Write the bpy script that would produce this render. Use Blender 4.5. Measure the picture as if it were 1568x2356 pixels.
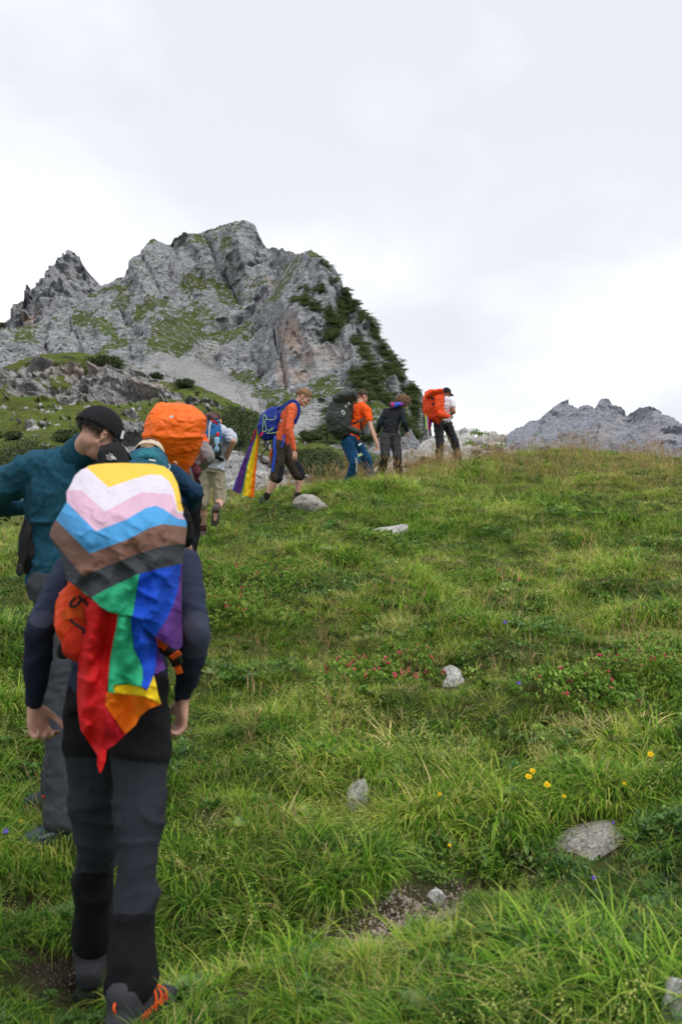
import bpy, math, random
import numpy as np
from mathutils import Vector, Matrix
from mathutils.geometry import delaunay_2d_cdt

random.seed(7)
rng = np.random.default_rng(7)
SC = bpy.context.scene
for _o in list(bpy.data.objects):
    bpy.data.objects.remove(_o)

# ------------------------------------------------------------------ camera
FOC = 2290.4                       # focal length in pixels of the 1568 x 2356 frame (35 mm lens)
CAMZ = 1.6
PITCH = math.atan(62 / FOC)
cam_d = bpy.data.cameras.new('camera')
cam = bpy.data.objects.new('camera', cam_d)
SC.collection.objects.link(cam)
SC.camera = cam
cam.location = (0, 0, CAMZ)
cam.rotation_euler = (math.pi / 2 + PITCH, 0, 0)
cam_d.sensor_fit = 'VERTICAL'
cam_d.sensor_height = 36
cam_d.sensor_width = 24
cam_d.lens = 35
cam_d.clip_start = 0.05
cam_d.clip_end = 8000
cam_d.dof.use_dof = True
cam_d.dof.focus_distance = 13.0
cam_d.dof.aperture_fstop = 5.0

# ------------------------------------------------------------------ light
SUN_EL, SUN_AZ = math.radians(58), math.radians(140)      # azimuth clockwise from +Y
world = bpy.data.worlds.new("World")
SC.world = world
world.use_nodes = True
wn = world.node_tree
wn.nodes.clear()
def N(nt, typ, **kw):
    n = nt.nodes.new(typ)
    for k, v in kw.items():
        if k.startswith('i_'):
            n.inputs[k[2:].replace('_', ' ')].default_value = v
        else:
            setattr(n, k, v)
    return n
def L(nt, a, b):
    nt.links.new(a, b)
def build_world():
    nt = wn
    out = N(nt, 'ShaderNodeOutputWorld')
    bg = N(nt, 'ShaderNodeBackground')
    bg.inputs['Strength'].default_value = 0.10
    sky = N(nt, 'ShaderNodeTexSky')
    sky.sky_type = 'NISHITA'
    sky.sun_disc = False
    sky.sun_elevation = SUN_EL
    sky.sun_rotation = SUN_AZ
    tc = N(nt, 'ShaderNodeTexCoord')
    sep = N(nt, 'ShaderNodeSeparateXYZ'); L(nt, tc.outputs['Generated'], sep.inputs[0])
    ab = N(nt, 'ShaderNodeMath', operation='ABSOLUTE'); L(nt, sep.outputs['Z'], ab.inputs[0])
    ad = N(nt, 'ShaderNodeMath', operation='ADD'); L(nt, ab.outputs[0], ad.inputs[0]); ad.inputs[1].default_value = 0.28
    comb = N(nt, 'ShaderNodeCombineXYZ')
    for ax in 'XY':
        dv = N(nt, 'ShaderNodeMath', operation='DIVIDE'); L(nt, sep.outputs[ax], dv.inputs[0]); L(nt, ad.outputs[0], dv.inputs[1])
        L(nt, dv.outputs[0], comb.inputs[ax])
    # big soft cloud bellies
    n1 = N(nt, 'ShaderNodeTexNoise'); n1.inputs['Scale'].default_value = 1.5; n1.inputs['Detail'].default_value = 5
    n1.inputs['Roughness'].default_value = 0.5; n1.inputs['Distortion'].default_value = 0.1
    mp = N(nt, 'ShaderNodeMapping'); mp.inputs['Location'].default_value = (3.1, 1.7, 0.4); mp.inputs['Scale'].default_value = (1, 0.8, 1)
    L(nt, comb.outputs[0], mp.inputs[0]); L(nt, mp.outputs[0], n1.inputs['Vector'])
    r1 = N(nt, 'ShaderNodeValToRGB')
    e = r1.color_ramp.elements
    e[0].position = 0.41; e[0].color = (6.7, 6.95, 7.4, 1)
    e[1].position = 0.59; e[1].color = (8.8, 8.95, 9.25, 1)
    L(nt, n1.outputs['Fac'], r1.inputs[0])
    # the cloud thins towards the horizon: brighter, whiter
    hz = N(nt, 'ShaderNodeMapRange'); L(nt, ab.outputs[0], hz.inputs['Value'])
    hz.inputs['From Min'].default_value = 0.02; hz.inputs['From Max'].default_value = 0.42
    hz.inputs['To Min'].default_value = 0.62; hz.inputs['To Max'].default_value = 0.0
    n2 = N(nt, 'ShaderNodeTexNoise'); n2.inputs['Scale'].default_value = 1.1; n2.inputs['Detail'].default_value = 2
    mp2 = N(nt, 'ShaderNodeMapping'); mp2.inputs['Location'].default_value = (0.35, 0.9, 5.0)
    L(nt, comb.outputs[0], mp2.inputs[0]); L(nt, mp2.outputs[0], n2.inputs['Vector'])
    mr2 = N(nt, 'ShaderNodeMapRange'); L(nt, n2.outputs['Fac'], mr2.inputs['Value'])
    mr2.inputs['From Min'].default_value = 0.35; mr2.inputs['From Max'].default_value = 0.62
    mu = N(nt, 'ShaderNodeMath', operation='MULTIPLY'); L(nt, hz.outputs[0], mu.inputs[0]); L(nt, mr2.outputs[0], mu.inputs[1])
    mx0 = N(nt, 'ShaderNodeMixRGB'); L(nt, mu.outputs[0], mx0.inputs[0]); L(nt, r1.outputs[0], mx0.inputs[1]); mx0.inputs[2].default_value = (9.5, 9.5, 9.7, 1)
    mx = N(nt, 'ShaderNodeMixRGB'); mx.inputs[0].default_value = 0.97
    L(nt, sky.outputs[0], mx.inputs[1]); L(nt, mx0.outputs[0], mx.inputs[2])
    L(nt, mx.outputs[0], bg.inputs['Color'])
    L(nt, bg.outputs[0], out.inputs[0])
build_world()
sun_d = bpy.data.lights.new('sun', 'SUN')
sun_d.energy = 1.5
sun_d.angle = math.radians(25)
sun_d.color = (1.0, 0.965, 0.92)
sun = bpy.data.objects.new('sun', sun_d)
SC.collection.objects.link(sun)
sd = Vector((math.sin(SUN_AZ) * math.cos(SUN_EL), math.cos(SUN_AZ) * math.cos(SUN_EL), math.sin(SUN_EL)))
sun.rotation_euler = sd.to_track_quat('Z', 'Y').to_euler()
SC.view_settings.view_transform = 'Standard'
SC.view_settings.look = 'None'
SC.view_settings.exposure = 0.34
SC.view_settings.gamma = 1.0
SC.view_settings.use_curve_mapping = False
SC.cycles.use_denoising = True
SC.cycles.max_bounces = 6
SC.cycles.diffuse_bounces = 3
SC.cycles.transmission_bounces = 4
SC.cycles.use_adaptive_sampling = True
SC.cycles.adaptive_threshold = 0.015
SC.cycles.sample_clamp_indirect = 6

# ------------------------------------------------------------------ helpers
CAM = np.array([0, 0, CAMZ])
FWD = np.array([0, math.cos(PITCH), math.sin(PITCH)])
UPV = np.array([0, -math.sin(PITCH), math.cos(PITCH)])
RGT = np.array([1.0, 0, 0])
def W(px, py, d):
    """point of the place that stands d metres away in direction px, py"""
    px = np.asarray(px, float); py = np.asarray(py, float); d = np.asarray(d, float)
    v = FWD + ((px - 784) / FOC)[..., None] * RGT + ((1178 - py) / FOC)[..., None] * UPV
    return CAM + d[..., None] * v
def V(px, py, d):
    return Vector(W(px, py, d))

def tag(o, label=None, cat=None, group=None, kind=None):
    if label: o['label'] = label
    if cat: o['category'] = cat
    if group: o['group'] = group
    if kind: o['kind'] = kind
    return o
def link(o, parent=None):
    SC.collection.objects.link(o)
    if parent is not None:
        o.parent = parent
        o.matrix_parent_inverse = parent.matrix_world.inverted()
    return o
def empty(name, loc):
    o = bpy.data.objects.new(name, None)
    o.location = loc
    o.empty_display_size = 0.1
    SC.collection.objects.link(o)
    o.matrix_world = Matrix.Translation(Vector(loc))
    return o
def mesh_np(name, verts, quads=None, tris=None, smooth=True):
    me = bpy.data.meshes.new(name)
    verts = np.asarray(verts, np.float32)
    me.vertices.add(len(verts)); me.vertices.foreach_set('co', verts.ravel())
    nq = 0 if quads is None else len(quads); nt_ = 0 if tris is None else len(tris)
    idx = []
    if nq: idx.append(np.asarray(quads, np.int32).ravel())
    if nt_: idx.append(np.asarray(tris, np.int32).ravel())
    idx = np.concatenate(idx)
    me.loops.add(len(idx)); me.loops.foreach_set('vertex_index', idx)
    tot = np.concatenate([np.full(nq, 4), np.full(nt_, 3)]).astype(np.int32)
    st = np.concatenate([[0], np.cumsum(tot)[:-1]]).astype(np.int32)
    me.polygons.add(nq + nt_)
    me.polygons.foreach_set('loop_start', st)
    me.polygons.foreach_set('use_smooth', np.full(nq + nt_, smooth))
    me.update(calc_edges=True)
    me.validate()
    return me
def attr(me, name, vals, typ='FLOAT'):
    a = me.attributes.new(name, typ, 'POINT')
    vals = np.asarray(vals)
    if typ == 'FLOAT': a.data.foreach_set('value', vals.astype(np.float32).ravel())
    elif typ == 'INT': a.data.foreach_set('value', vals.astype(np.int32).ravel())
    elif typ == 'FLOAT_VECTOR': a.data.foreach_set('vector', vals.astype(np.float32).ravel())
    elif typ == 'FLOAT_COLOR': a.data.foreach_set('color', vals.astype(np.float32).ravel())
def grid_quads(nr, nc):
    i = np.arange(nr * nc).reshape(nr, nc)
    return np.stack([i[:-1, :-1], i[:-1, 1:], i[1:, 1:], i[1:, :-1]], -1).reshape(-1, 4)

# noise ---------------------------------------------------------------
def _h(ix, iy, iz, s):
    h = (ix.astype(np.int64) * 374761393 + iy.astype(np.int64) * 668265263 + iz.astype(np.int64) * 2147483647 + s * 974634777) & 0xffffffff
    h = ((h ^ (h >> 13)) * 1274126177) & 0xffffffff
    h = ((h ^ (h >> 16)) * 2246822519) & 0xffffffff
    return ((h ^ (h >> 15)) & 0xffffff) / float(0xffffff) * 2 - 1
def vn(p, s=0):
    f = np.floor(p); t = p - f; t = t * t * t * (t * (t * 6 - 15) + 10)
    ix, iy, iz = f[..., 0], f[..., 1], f[..., 2]
    r = 0
    for a in (0, 1):
        wa = t[..., 0] if a else 1 - t[..., 0]
        for b in (0, 1):
            wb = t[..., 1] if b else 1 - t[..., 1]
            for c in (0, 1):
                wc = t[..., 2] if c else 1 - t[..., 2]
                r = r + wa * wb * wc * _h(ix + a, iy + b, iz + c, s)
    return r
def fbm(p, octv=4, gain=0.5, s=0):
    r = 0; a = 1; tot = 0
    for k in range(octv):
        r = r + a * vn(p, s + k * 17); tot += a
        p = p * 2.03 + 11.3; a *= gain
    return r / tot
def ridged(p, octv=5, gain=0.5, s=0):
    r = 0; a = 1; tot = 0; w = 1
    for k in range(octv):
        n = 1 - np.abs(vn(p, s + k * 17)); n = n * n
        r = r + a * n * w; tot += a
        w = np.clip(n * 1.6, 0, 1)
        p = p * 2.07 + 5.7; a *= gain
    return r / tot
def P3(x, y, z=0):
    x = np.asarray(x, float)
    return np.stack([x, np.broadcast_to(np.asarray(y, float), x.shape), np.broadcast_to(np.asarray(z, float), x.shape)], -1)
class TPS:
    def __init__(s, xy, v, smooth=1e-3):
        s.c = np.asarray(xy, float); n = len(s.c)
        s.m = s.c.mean(0); s.k = s.c.std(0).mean(); s.c = (s.c - s.m) / s.k
        d = np.linalg.norm(s.c[:, None] - s.c[None], axis=-1)
        K = s.phi(d) + smooth * np.eye(n)
        Pm = np.hstack([np.ones((n, 1)), s.c])
        A = np.zeros((n + 3, n + 3)); A[:n, :n] = K; A[:n, n:] = Pm; A[n:, :n] = Pm.T
        s.w = np.linalg.solve(A, np.concatenate([v, [0, 0, 0]]))
    def phi(s, r):
        return np.where(r > 1e-9, r * r * np.log(np.maximum(r, 1e-9)), 0)
    def __call__(s, x, y):
        x = np.asarray(x, float); y = np.broadcast_to(np.asarray(y, float), x.shape)
        sh = x.shape
        q = (np.stack([x.ravel(), y.ravel()], -1) - s.m) / s.k
        out = np.empty(len(q)); n = len(s.c)
        for i in range(0, len(q), 60000):
            qq = q[i:i + 60000]
            d = np.linalg.norm(qq[:, None] - s.c[None], axis=-1)
            out[i:i + 60000] = s.phi(d) @ s.w[:n] + s.w[n] + qq @ s.w[n + 1:]
        return out.reshape(sh)
def sstep(a, b, x):
    t = np.clip((x - a) / (b - a), 0, 1)
    return t * t * (3 - 2 * t)

# materials -----------------------------------------------------------
MATS = {}
def mat_simple(name, col, rough=0.85, noise=0.12, nscale=60, bump=0.0, bscale=200, spec=0.3, sheen=0.0, coords='Object', trans=0):
    if name in MATS: return MATS[name]
    m = bpy.data.materials.new(name); m.use_nodes = True
    nt = m.node_tree; b = nt.nodes['Principled BSDF']
    b.inputs['Roughness'].default_value = rough
    b.inputs['Specular IOR Level'].default_value = spec
    if sheen:
        b.inputs['Sheen Weight'].default_value = sheen
    tc = N(nt, 'ShaderNodeTexCoord')
    nz = N(nt, 'ShaderNodeTexNoise'); nz.inputs['Scale'].default_value = nscale; nz.inputs['Detail'].default_value = 4
    L(nt, tc.outputs[coords], nz.inputs['Vector'])
    mr = N(nt, 'ShaderNodeMapRange'); L(nt, nz.outputs['Fac'], mr.inputs['Value'])
    mr.inputs['From Min'].default_value = 0.3; mr.inputs['From Max'].default_value = 0.7
    mr.inputs['To Min'].default_value = 1 - noise; mr.inputs['To Max'].default_value = 1 + noise
    mx = N(nt, 'ShaderNodeMixRGB', blend_type='MULTIPLY'); mx.inputs[0].default_value = 1
    mx.inputs[1].default_value = (*col, 1); L(nt, mr.outputs[0], mx.inputs[2])
    L(nt, mx.outputs[0], b.inputs['Base Color'])
    if bump:
        n2 = N(nt, 'ShaderNodeTexNoise'); n2.inputs['Scale'].default_value = bscale; n2.inputs['Detail'].default_value = 3
        L(nt, tc.outputs[coords], n2.inputs['Vector'])
        bp = N(nt, 'ShaderNodeBump'); bp.inputs['Strength'].default_value = bump; bp.inputs['Distance'].default_value = 0.01
        L(nt, n2.outputs['Fac'], bp.inputs['Height']); L(nt, bp.outputs[0], b.inputs['Normal'])
    if trans:
        out = nt.nodes['Material Output']
        tr = N(nt, 'ShaderNodeBsdfTranslucent'); L(nt, mx.outputs[0], tr.inputs['Color'])
        ms = N(nt, 'ShaderNodeMixShader'); ms.inputs[0].default_value = trans
        L(nt, b.outputs[0], ms.inputs[1]); L(nt, tr.outputs[0], ms.inputs[2]); L(nt, ms.outputs[0], out.inputs[0])
    MATS[name] = m
    return m

def srgb(r, g, b):
    f = lambda c: (c / 255 / 12.92) if c <= 10 else ((c / 255 + 0.055) / 1.055) ** 2.4
    return (f(r), f(g), f(b))

def ramp(nt, src, stops):
    r = N(nt, 'ShaderNodeValToRGB')
    e = r.color_ramp.elements
    while len(e) < len(stops): e.new(0.5)
    for k, (p, c) in enumerate(stops):
        e[k].position = p; e[k].color = (*c, 1)
    L(nt, src, r.inputs[0])
    return r.outputs[0]
def mixc(nt, f, a, b, mode='MIX'):
    m = N(nt, 'ShaderNodeMixRGB', blend_type=mode)
    for s, v in ((0, f), (1, a), (2, b)):
        if hasattr(v, 'links'): L(nt, v, m.inputs[s])
        elif isinstance(v, (int, float)): m.inputs[s].default_value = v
        else: m.inputs[s].default_value = (*v, 1)
    return m.outputs[0]
def tnoise(nt, vec, scale, detail=5, rough=0.55, dist=0):
    n = N(nt, 'ShaderNodeTexNoise'); n.inputs['Scale'].default_value = scale; n.inputs['Detail'].default_value = detail
    n.inputs['Roughness'].default_value = rough; n.inputs['Distortion'].default_value = dist
    L(nt, vec, n.inputs['Vector'])
    return n.outputs['Fac']
def tattr(nt, name, typ='GEOMETRY', out='Fac'):
    a = N(nt, 'ShaderNodeAttribute'); a.attribute_name = name; a.attribute_type = typ
    return a.outputs[out]

def mat_terrain(name, k, rock_a, rock_b, rock_c, grass_a, grass_b, bumpd):
    """rock with grass, scrub, rusty and scree areas given by point attributes; k = features per metre"""
    m = bpy.data.materials.new(name); m.use_nodes = True
    nt = m.node_tree; b = nt.nodes['Principled BSDF']; b.inputs['Roughness'].default_value = 0.95
    b.inputs['Specular IOR Level'].default_value = 0.1
    geo = N(nt, 'ShaderNodeNewGeometry'); pos = geo.outputs['Position']
    mp = N(nt, 'ShaderNodeMapping'); mp.inputs['Rotation'].default_value = (0.5, 0.25, 0.3); mp.inputs['Scale'].default_value = (1, 1, 3.0)
    L(nt, pos, mp.inputs[0])
    n_big = tnoise(nt, pos, 0.35 * k, 4, 0.6)
    n_str = tnoise(nt, mp.outputs[0], 1.0 * k, 7, 0.68, 0.6)
    n_fine = tnoise(nt, mp.outputs[0], 5 * k, 5, 0.7, 0.3)
    rock = ramp(nt, n_str, [(0.30, rock_a), (0.45, rock_b), (0.62, rock_c)])
    rock = mixc(nt, 0.55, rock, ramp(nt, n_fine, [(0.33, tuple(c * 0.45 for c in rock_b)), (0.5, rock_b), (0.64, tuple(min(1, c * 1.6) for c in rock_b))]))
    # dark cracks
    vor = N(nt, 'ShaderNodeTexVoronoi'); vor.feature = 'DISTANCE_TO_EDGE'; vor.inputs['Scale'].default_value = 1.3 * k
    wv = N(nt, 'ShaderNodeVectorMath', operation='ADD'); L(nt, mp.outputs[0], wv.inputs[0])
    nv = N(nt, 'ShaderNodeTexNoise'); nv.inputs['Scale'].default_value = 1.2 * k; nv.inputs['Detail'].default_value = 4; L(nt, pos, nv.inputs['Vector'])
    sc = N(nt, 'ShaderNodeVectorMath', operation='SCALE'); L(nt, nv.outputs['Color'], sc.inputs[0]); sc.inputs['Scale'].default_value = 1.4 / k
    L(nt, sc.outputs[0], wv.inputs[1]); L(nt, wv.outputs[0], vor.inputs['Vector'])
    crack = ramp(nt, vor.outputs['Distance'], [(0.0, (0.35, 0.35, 0.36)), (0.08, (1, 1, 1))])
    rock = mixc(nt, 0.8, rock, crack, 'MULTIPLY')
    rust = tattr(nt, 'rust')
    rock = mixc(nt, rust, rock, mixc(nt, 0.7, rock, (0.60, 0.43, 0.33)))
    scree = tattr(nt, 'scree')
    scr = ramp(nt, tnoise(nt, pos, 7 * k, 4, 0.8), [(0.35, (0.2, 0.198, 0.193)), (0.5, (0.36, 0.355, 0.35)), (0.66, (0.55, 0.54, 0.53))])
    rock = mixc(nt, scree, rock, scr)
    grass = ramp(nt, tnoise(nt, pos, 2.5 * k, 5, 0.7), [(0.3, grass_a), (0.7, grass_b)])
    grass = mixc(nt, ramp(nt, n_big, [(0.4, (0, 0, 0)), (0.62, (0.6, 0.6, 0.6))]), grass, (0.075, 0.066, 0.024))
    gm = tattr(nt, 'grass')
    ga = N(nt, 'ShaderNodeMath', operation='ADD'); L(nt, gm, ga.inputs[0])
    nf = N(nt, 'ShaderNodeMapRange'); L(nt, tnoise(nt, pos, 2.2 * k, 6, 0.75), nf.inputs['Value'])
    nf.inputs['From Min'].default_value = 0.3; nf.inputs['From Max'].default_value = 0.7; nf.inputs['To Min'].default_value = -0.6; nf.inputs['To Max'].default_value = 0.5
    L(nt, nf.outputs[0], ga.inputs[1])
    gr = N(nt, 'ShaderNodeMapRange'); L(nt, ga.outputs[0], gr.inputs['Value']); gr.inputs['From Min'].default_value = 0.40; gr.inputs['From Max'].default_value = 0.66
    col = mixc(nt, gr.outputs[0], rock, grass)
    scm = tattr(nt, 'scrub')
    col = mixc(nt, scm, col, ramp(nt, n_fine, [(0.35, (0.02, 0.032, 0.013)), (0.65, (0.045, 0.062, 0.025))]))
    L(nt, col, b.inputs['Base Color'])
    bp = N(nt, 'ShaderNodeBump'); bp.inputs['Strength'].default_value = 1.0; bp.inputs['Distance'].default_value = bumpd
    hs = N(nt, 'ShaderNodeMath', operation='MULTIPLY_ADD'); L(nt, n_fine, hs.inputs[0]); hs.inputs[1].default_value = 0.5; L(nt, n_str, hs.inputs[2])
    L(nt, hs.outputs[0], bp.inputs['Height']); L(nt, bp.outputs[0], b.inputs['Normal'])
    return m

# ------------------------------------------------------------------ far terrain
def relief(name, x0, x1, sky, base, tps, rows, cols, mat, masks, disp, ylo=None, tpow=1.0, back=(40, 1.0), jag=0, dmin=0, ledge=0):
    px = np.linspace(x0, x1, cols)
    sk = np.interp(px, [a for a, _ in sky], [b for _, b in sky])
    if jag:
        sk = sk + jag * fbm(P3(px * 0.11, 3.3), 4, 0.6, 5)
    bs = np.interp(px, [a for a, _ in base], [b for _, b in base])
    t = np.linspace(0, 1, rows) ** tpow
    PX = np.broadcast_to(px, (rows, cols)).copy()
    PY = bs[None] + (sk - bs)[None] * t[:, None]
    Dp = tps(PX, PY)
    if dmin: Dp = dmin + np.logaddexp(0, (Dp - dmin) / 3) * 3
    Pw = W(PX, PY, Dp)
    Mk = masks(PX, PY, Pw)
    dy, dz = disp(PX, PY, Pw, Mk)
    edge = 1 - 0.75 * sstep(0.93, 1.0, t)[:, None]
    Pw[..., 1] -= dy
    Pw[..., 2] += dz * edge
    # ledges that lie flat enough carry grass
    du = np.gradient(Pw, axis=1); dv = np.gradient(Pw, axis=0)
    nn_ = np.cross(du, dv); nn_ /= np.linalg.norm(nn_, axis=-1)[..., None] + 1e-9; nz_ = np.abs(nn_[..., 2])
    if ledge:
        g0 = Mk['grass']; q = np.clip((nz_ - ledge) * 2.4, -.6, .6) * (1 - Mk.get('scree', 0)) * (1 - Mk.get('rust', 0))
        br_ = fbm(Pw / 16.0, 4, .6, 55)
        Mk['grass'] = np.clip(g0 * .72 + q * (.5 + .3 * (g0 > .15)) + .6 * br_ * (.45 + .55 * (g0 > .03)) + .22, 0, .76)
    # the far side, out of sight
    nb = 14
    ks = (np.arange(1, nb + 1) / nb) ** 1.3
    bk = Pw[-1][None] + ks[:, None, None] * np.array([0, back[0], -back[0] * back[1]])
    bk[..., 1] += (fbm(bk * 0.05, 3) * back[0] * 0.1)
    allp = np.concatenate([Pw, bk], 0)
    me = mesh_np(name, allp.reshape(-1, 3), grid_quads(rows + nb, cols))
    for k in ('grass', 'scrub', 'rust', 'scree'):
        v = Mk.get(k, np.zeros((rows, cols)))
        v = np.concatenate([v, np.repeat(v[-1:], nb, 0)], 0)
        attr(me, k, v)
    me.materials.append(mat)
    o = bpy.data.objects.new(name, me); link(o)
    tag(o, kind='structure')
    return o, Pw, Mk, PX, PY
def blobs(PX, PY, lst, warp=12, ws=0.03, seed=0):
    p = P3(PX * ws, PY * ws, seed)
    qx = PX + warp * fbm(p, 4, 0.6, seed); qy = PY + warp * 0.7 * fbm(p + 40, 4, 0.6, seed + 3)
    m = np.zeros(PX.shape)
    for b in lst:
        cx, cy, rx, ry = b[:4]; an = math.radians(b[4]) if len(b) > 4 else 0
        st = b[5] if len(b) > 5 else 1.0
        dx, dy = qx - cx, qy - cy
        u = (dx * math.cos(an) + dy * math.sin(an)) / rx; v = (-dx * math.sin(an) + dy * math.cos(an)) / ry
        m = np.maximum(m, st * (1 - sstep(0.35, 1.35, np.sqrt(u * u + v * v))))
    return m

SKY_MAIN = [(-420, 900), (-250, 830), (-120, 800), (0, 770), (60, 745), (100, 715), (130, 705), (175, 693), (215, 662), (228, 651), (245, 648), (262, 642), (290, 630), (299, 606), (310, 598),
            (322, 592), (335, 572), (350, 557), (362, 557), (378, 565), (388, 566), (396, 556), (405, 543), (420, 536), (440, 538), (462, 536), (482, 528), (505, 522), (528, 521), (545, 516),
            (560, 514), (577, 517), (588, 525), (596, 545), (606, 562), (618, 569), (627, 565), (636, 568), (648, 580), (660, 584), (672, 583), (690, 586), (702, 580), (715, 577), (727, 583),
            (735, 592), (748, 594), (758, 603), (770, 618), (783, 636), (788, 650), (789, 660), (800, 667), (808, 680), (812, 690), (822, 694), (836, 716), (846, 733), (851, 746), (864, 764),
            (872, 781), (884, 791), (896, 800), (908, 826), (921, 840), (928, 860), (938, 877), (955, 882), (966, 893), (974, 910), (982, 950), (996, 1000), (1010, 1050), (1020, 1090), (1080, 1150)]
MAIN_CTL = [(225, 650, 570), (350, 557, 610), (390, 566, 625), (415, 535, 600), (480, 530, 615), (560, 514, 590), (606, 562, 585), (650, 582, 560), (715, 578, 470), (785, 640, 430), (870, 780, 395), (970, 900, 365),
            (1010, 1050, 340), (640, 640, 535), (600, 700, 510), (560, 760, 485), (480, 850, 430), (540, 600, 560), (470, 640, 585), (500, 700, 540), (650, 690, 425), (690, 640, 440), (680, 800, 372), (740, 760, 385), (720, 870, 350), (620, 870, 372), (520, 930, 345), (600, 960, 305), (700, 1000, 275),
            (800, 900, 330), (850, 1000, 290), (940, 1050, 290), (30, 790, 480), (100, 850, 430), (200, 700, 545), (270, 720, 500), (330, 640, 545), (380, 620, 555), (420, 700, 540), (420, 760, 470), (350, 700, 505), (300, 800, 430), (160, 780, 460), (0, 900, 400),
            (200, 900, 370), (400, 880, 380), (400, 1000, 280), (-200, 860, 470), (-400, 950, 420), (200, 1050, 260), (0, 1050, 280), (-300, 1100, 280), (800, 1120, 200), (1050, 1140, 260), (600, 1120, 200)]
def masks_main(PX, PY, Pw):
    g = blobs(PX, PY, [(272, 685, 26, 30, 20), (220, 750, 60, 22, 25), (345, 712, 66, 20, -18), (405, 770, 75, 42, -25), (466, 555, 42, 20, 30, 0.9), (452, 658, 32, 38, 50), (250, 800, 55, 12, -30),
                       (50, 770, 28, 16, 20), (505, 560, 30, 36, 60), (520, 670, 62, 28, 45), (668, 608, 36, 24, -45), (716, 586, 22, 10, 0, 1.2), (640, 665, 80, 13, -52), (540, 765, 70, 30, -10, 0.8),
                       (630, 905, 55, 22, 5, 0.85), (750, 885, 50, 16, -10, 0.7), (690, 940, 70, 20, 0, 0.6), (250, 660, 60, 12, -18, .8), (400, 545, 24, 10, 0, .7), (560, 860, 60, 16, 10, .55), (170, 870, 80, 16, -10, .6), (352, 562, 10, 6, 0, .8),
                       (520, 525, 40, 8, 0, .75), (590, 640, 30, 30, 0, .5), (880, 940, 60, 30, 0, .8), (800, 985, 80, 40, 0, .8), (700, 1080, 200, 60, 0, 1)], 26, 0.022, 3)
    sc = blobs(PX, PY, [(700, 690, 34, 9, 10), (735, 662, 20, 9, 30), (722, 700, 20, 10, 50), (770, 735, 22, 34, -25), (765, 775, 26, 26, 0), (785, 700, 14, 30, -30), (797, 678, 10, 20, 0), (812, 705, 12, 14, 0), (838, 742, 9, 26, -20),
                        (858, 768, 12, 26, -20), (830, 815, 12, 34, -35), (842, 874, 44, 20, 5), (888, 812, 8, 34, -35), (905, 862, 11, 34, -38), (945, 905, 26, 10, 35), (800, 925, 70, 16, -8), (765, 605, 6, 9, 0), (778, 625, 7, 10, 0),
                        (765, 640, 12, 6, 0), (880, 915, 40, 12, 25), (930, 975, 44, 16, 20), (755, 1000, 50, 30, 0), (700, 660, 12, 6, 0), (745, 610, 12, 5, 30), (860, 1000, 44, 20, 0), (925, 850, 8, 16, -35), (850, 905, 50, 12, 10), (955, 940, 10, 24, 0)], 12, 0.045, 9)
    ru = blobs(PX, PY, [(668, 768, 28, 52, -8, 1.0), (690, 855, 40, 18, -10, .7), (648, 850, 16, 40, 0, .55), (710, 815, 30, 14, -20, .5), (620, 650, 10, 16, 0, .4), (760, 820, 40, 20, 0, .45)], 14, 0.05, 21)
    sr = blobs(PX, PY, [(440, 855, 95, 32, 14, 1.0), (540, 910, 120, 30, 32, 1.0), (470, 800, 40, 24, 0, .5), (640, 970, 90, 26, 10, .8), (715, 960, 40, 40, 0, .7), (740, 840, 40, 26, -30, .6), (330, 850, 80, 20, 5, .7)], 12, 0.03, 31)
    g = np.maximum(g - 0.6 * sr * (g < .8), 0) * (1 - ru)
    return dict(grass=g, scrub=sc, rust=ru, scree=sr * (1 - sc))
def crease(PX, PY, line, width, amp):
    wx = PX + 7 * fbm(P3(PX / 22, PY / 22, 3.0), 3, .6, 61); wy = PY + 7 * fbm(P3(PX / 22, PY / 22, 9.0), 3, .6, 62)
    best = np.full(PX.shape, 1e9)
    for (x0, y0), (x1, y1) in zip(line[:-1], line[1:]):
        dx, dy = x1 - x0, y1 - y0; t = np.clip(((wx - x0) * dx + (wy - y0) * dy) / (dx * dx + dy * dy), 0, 1)
        best = np.minimum(best, np.hypot(wx - x0 - t * dx, wy - y0 - t * dy))
    return amp * np.exp(-(best / width))
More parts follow.
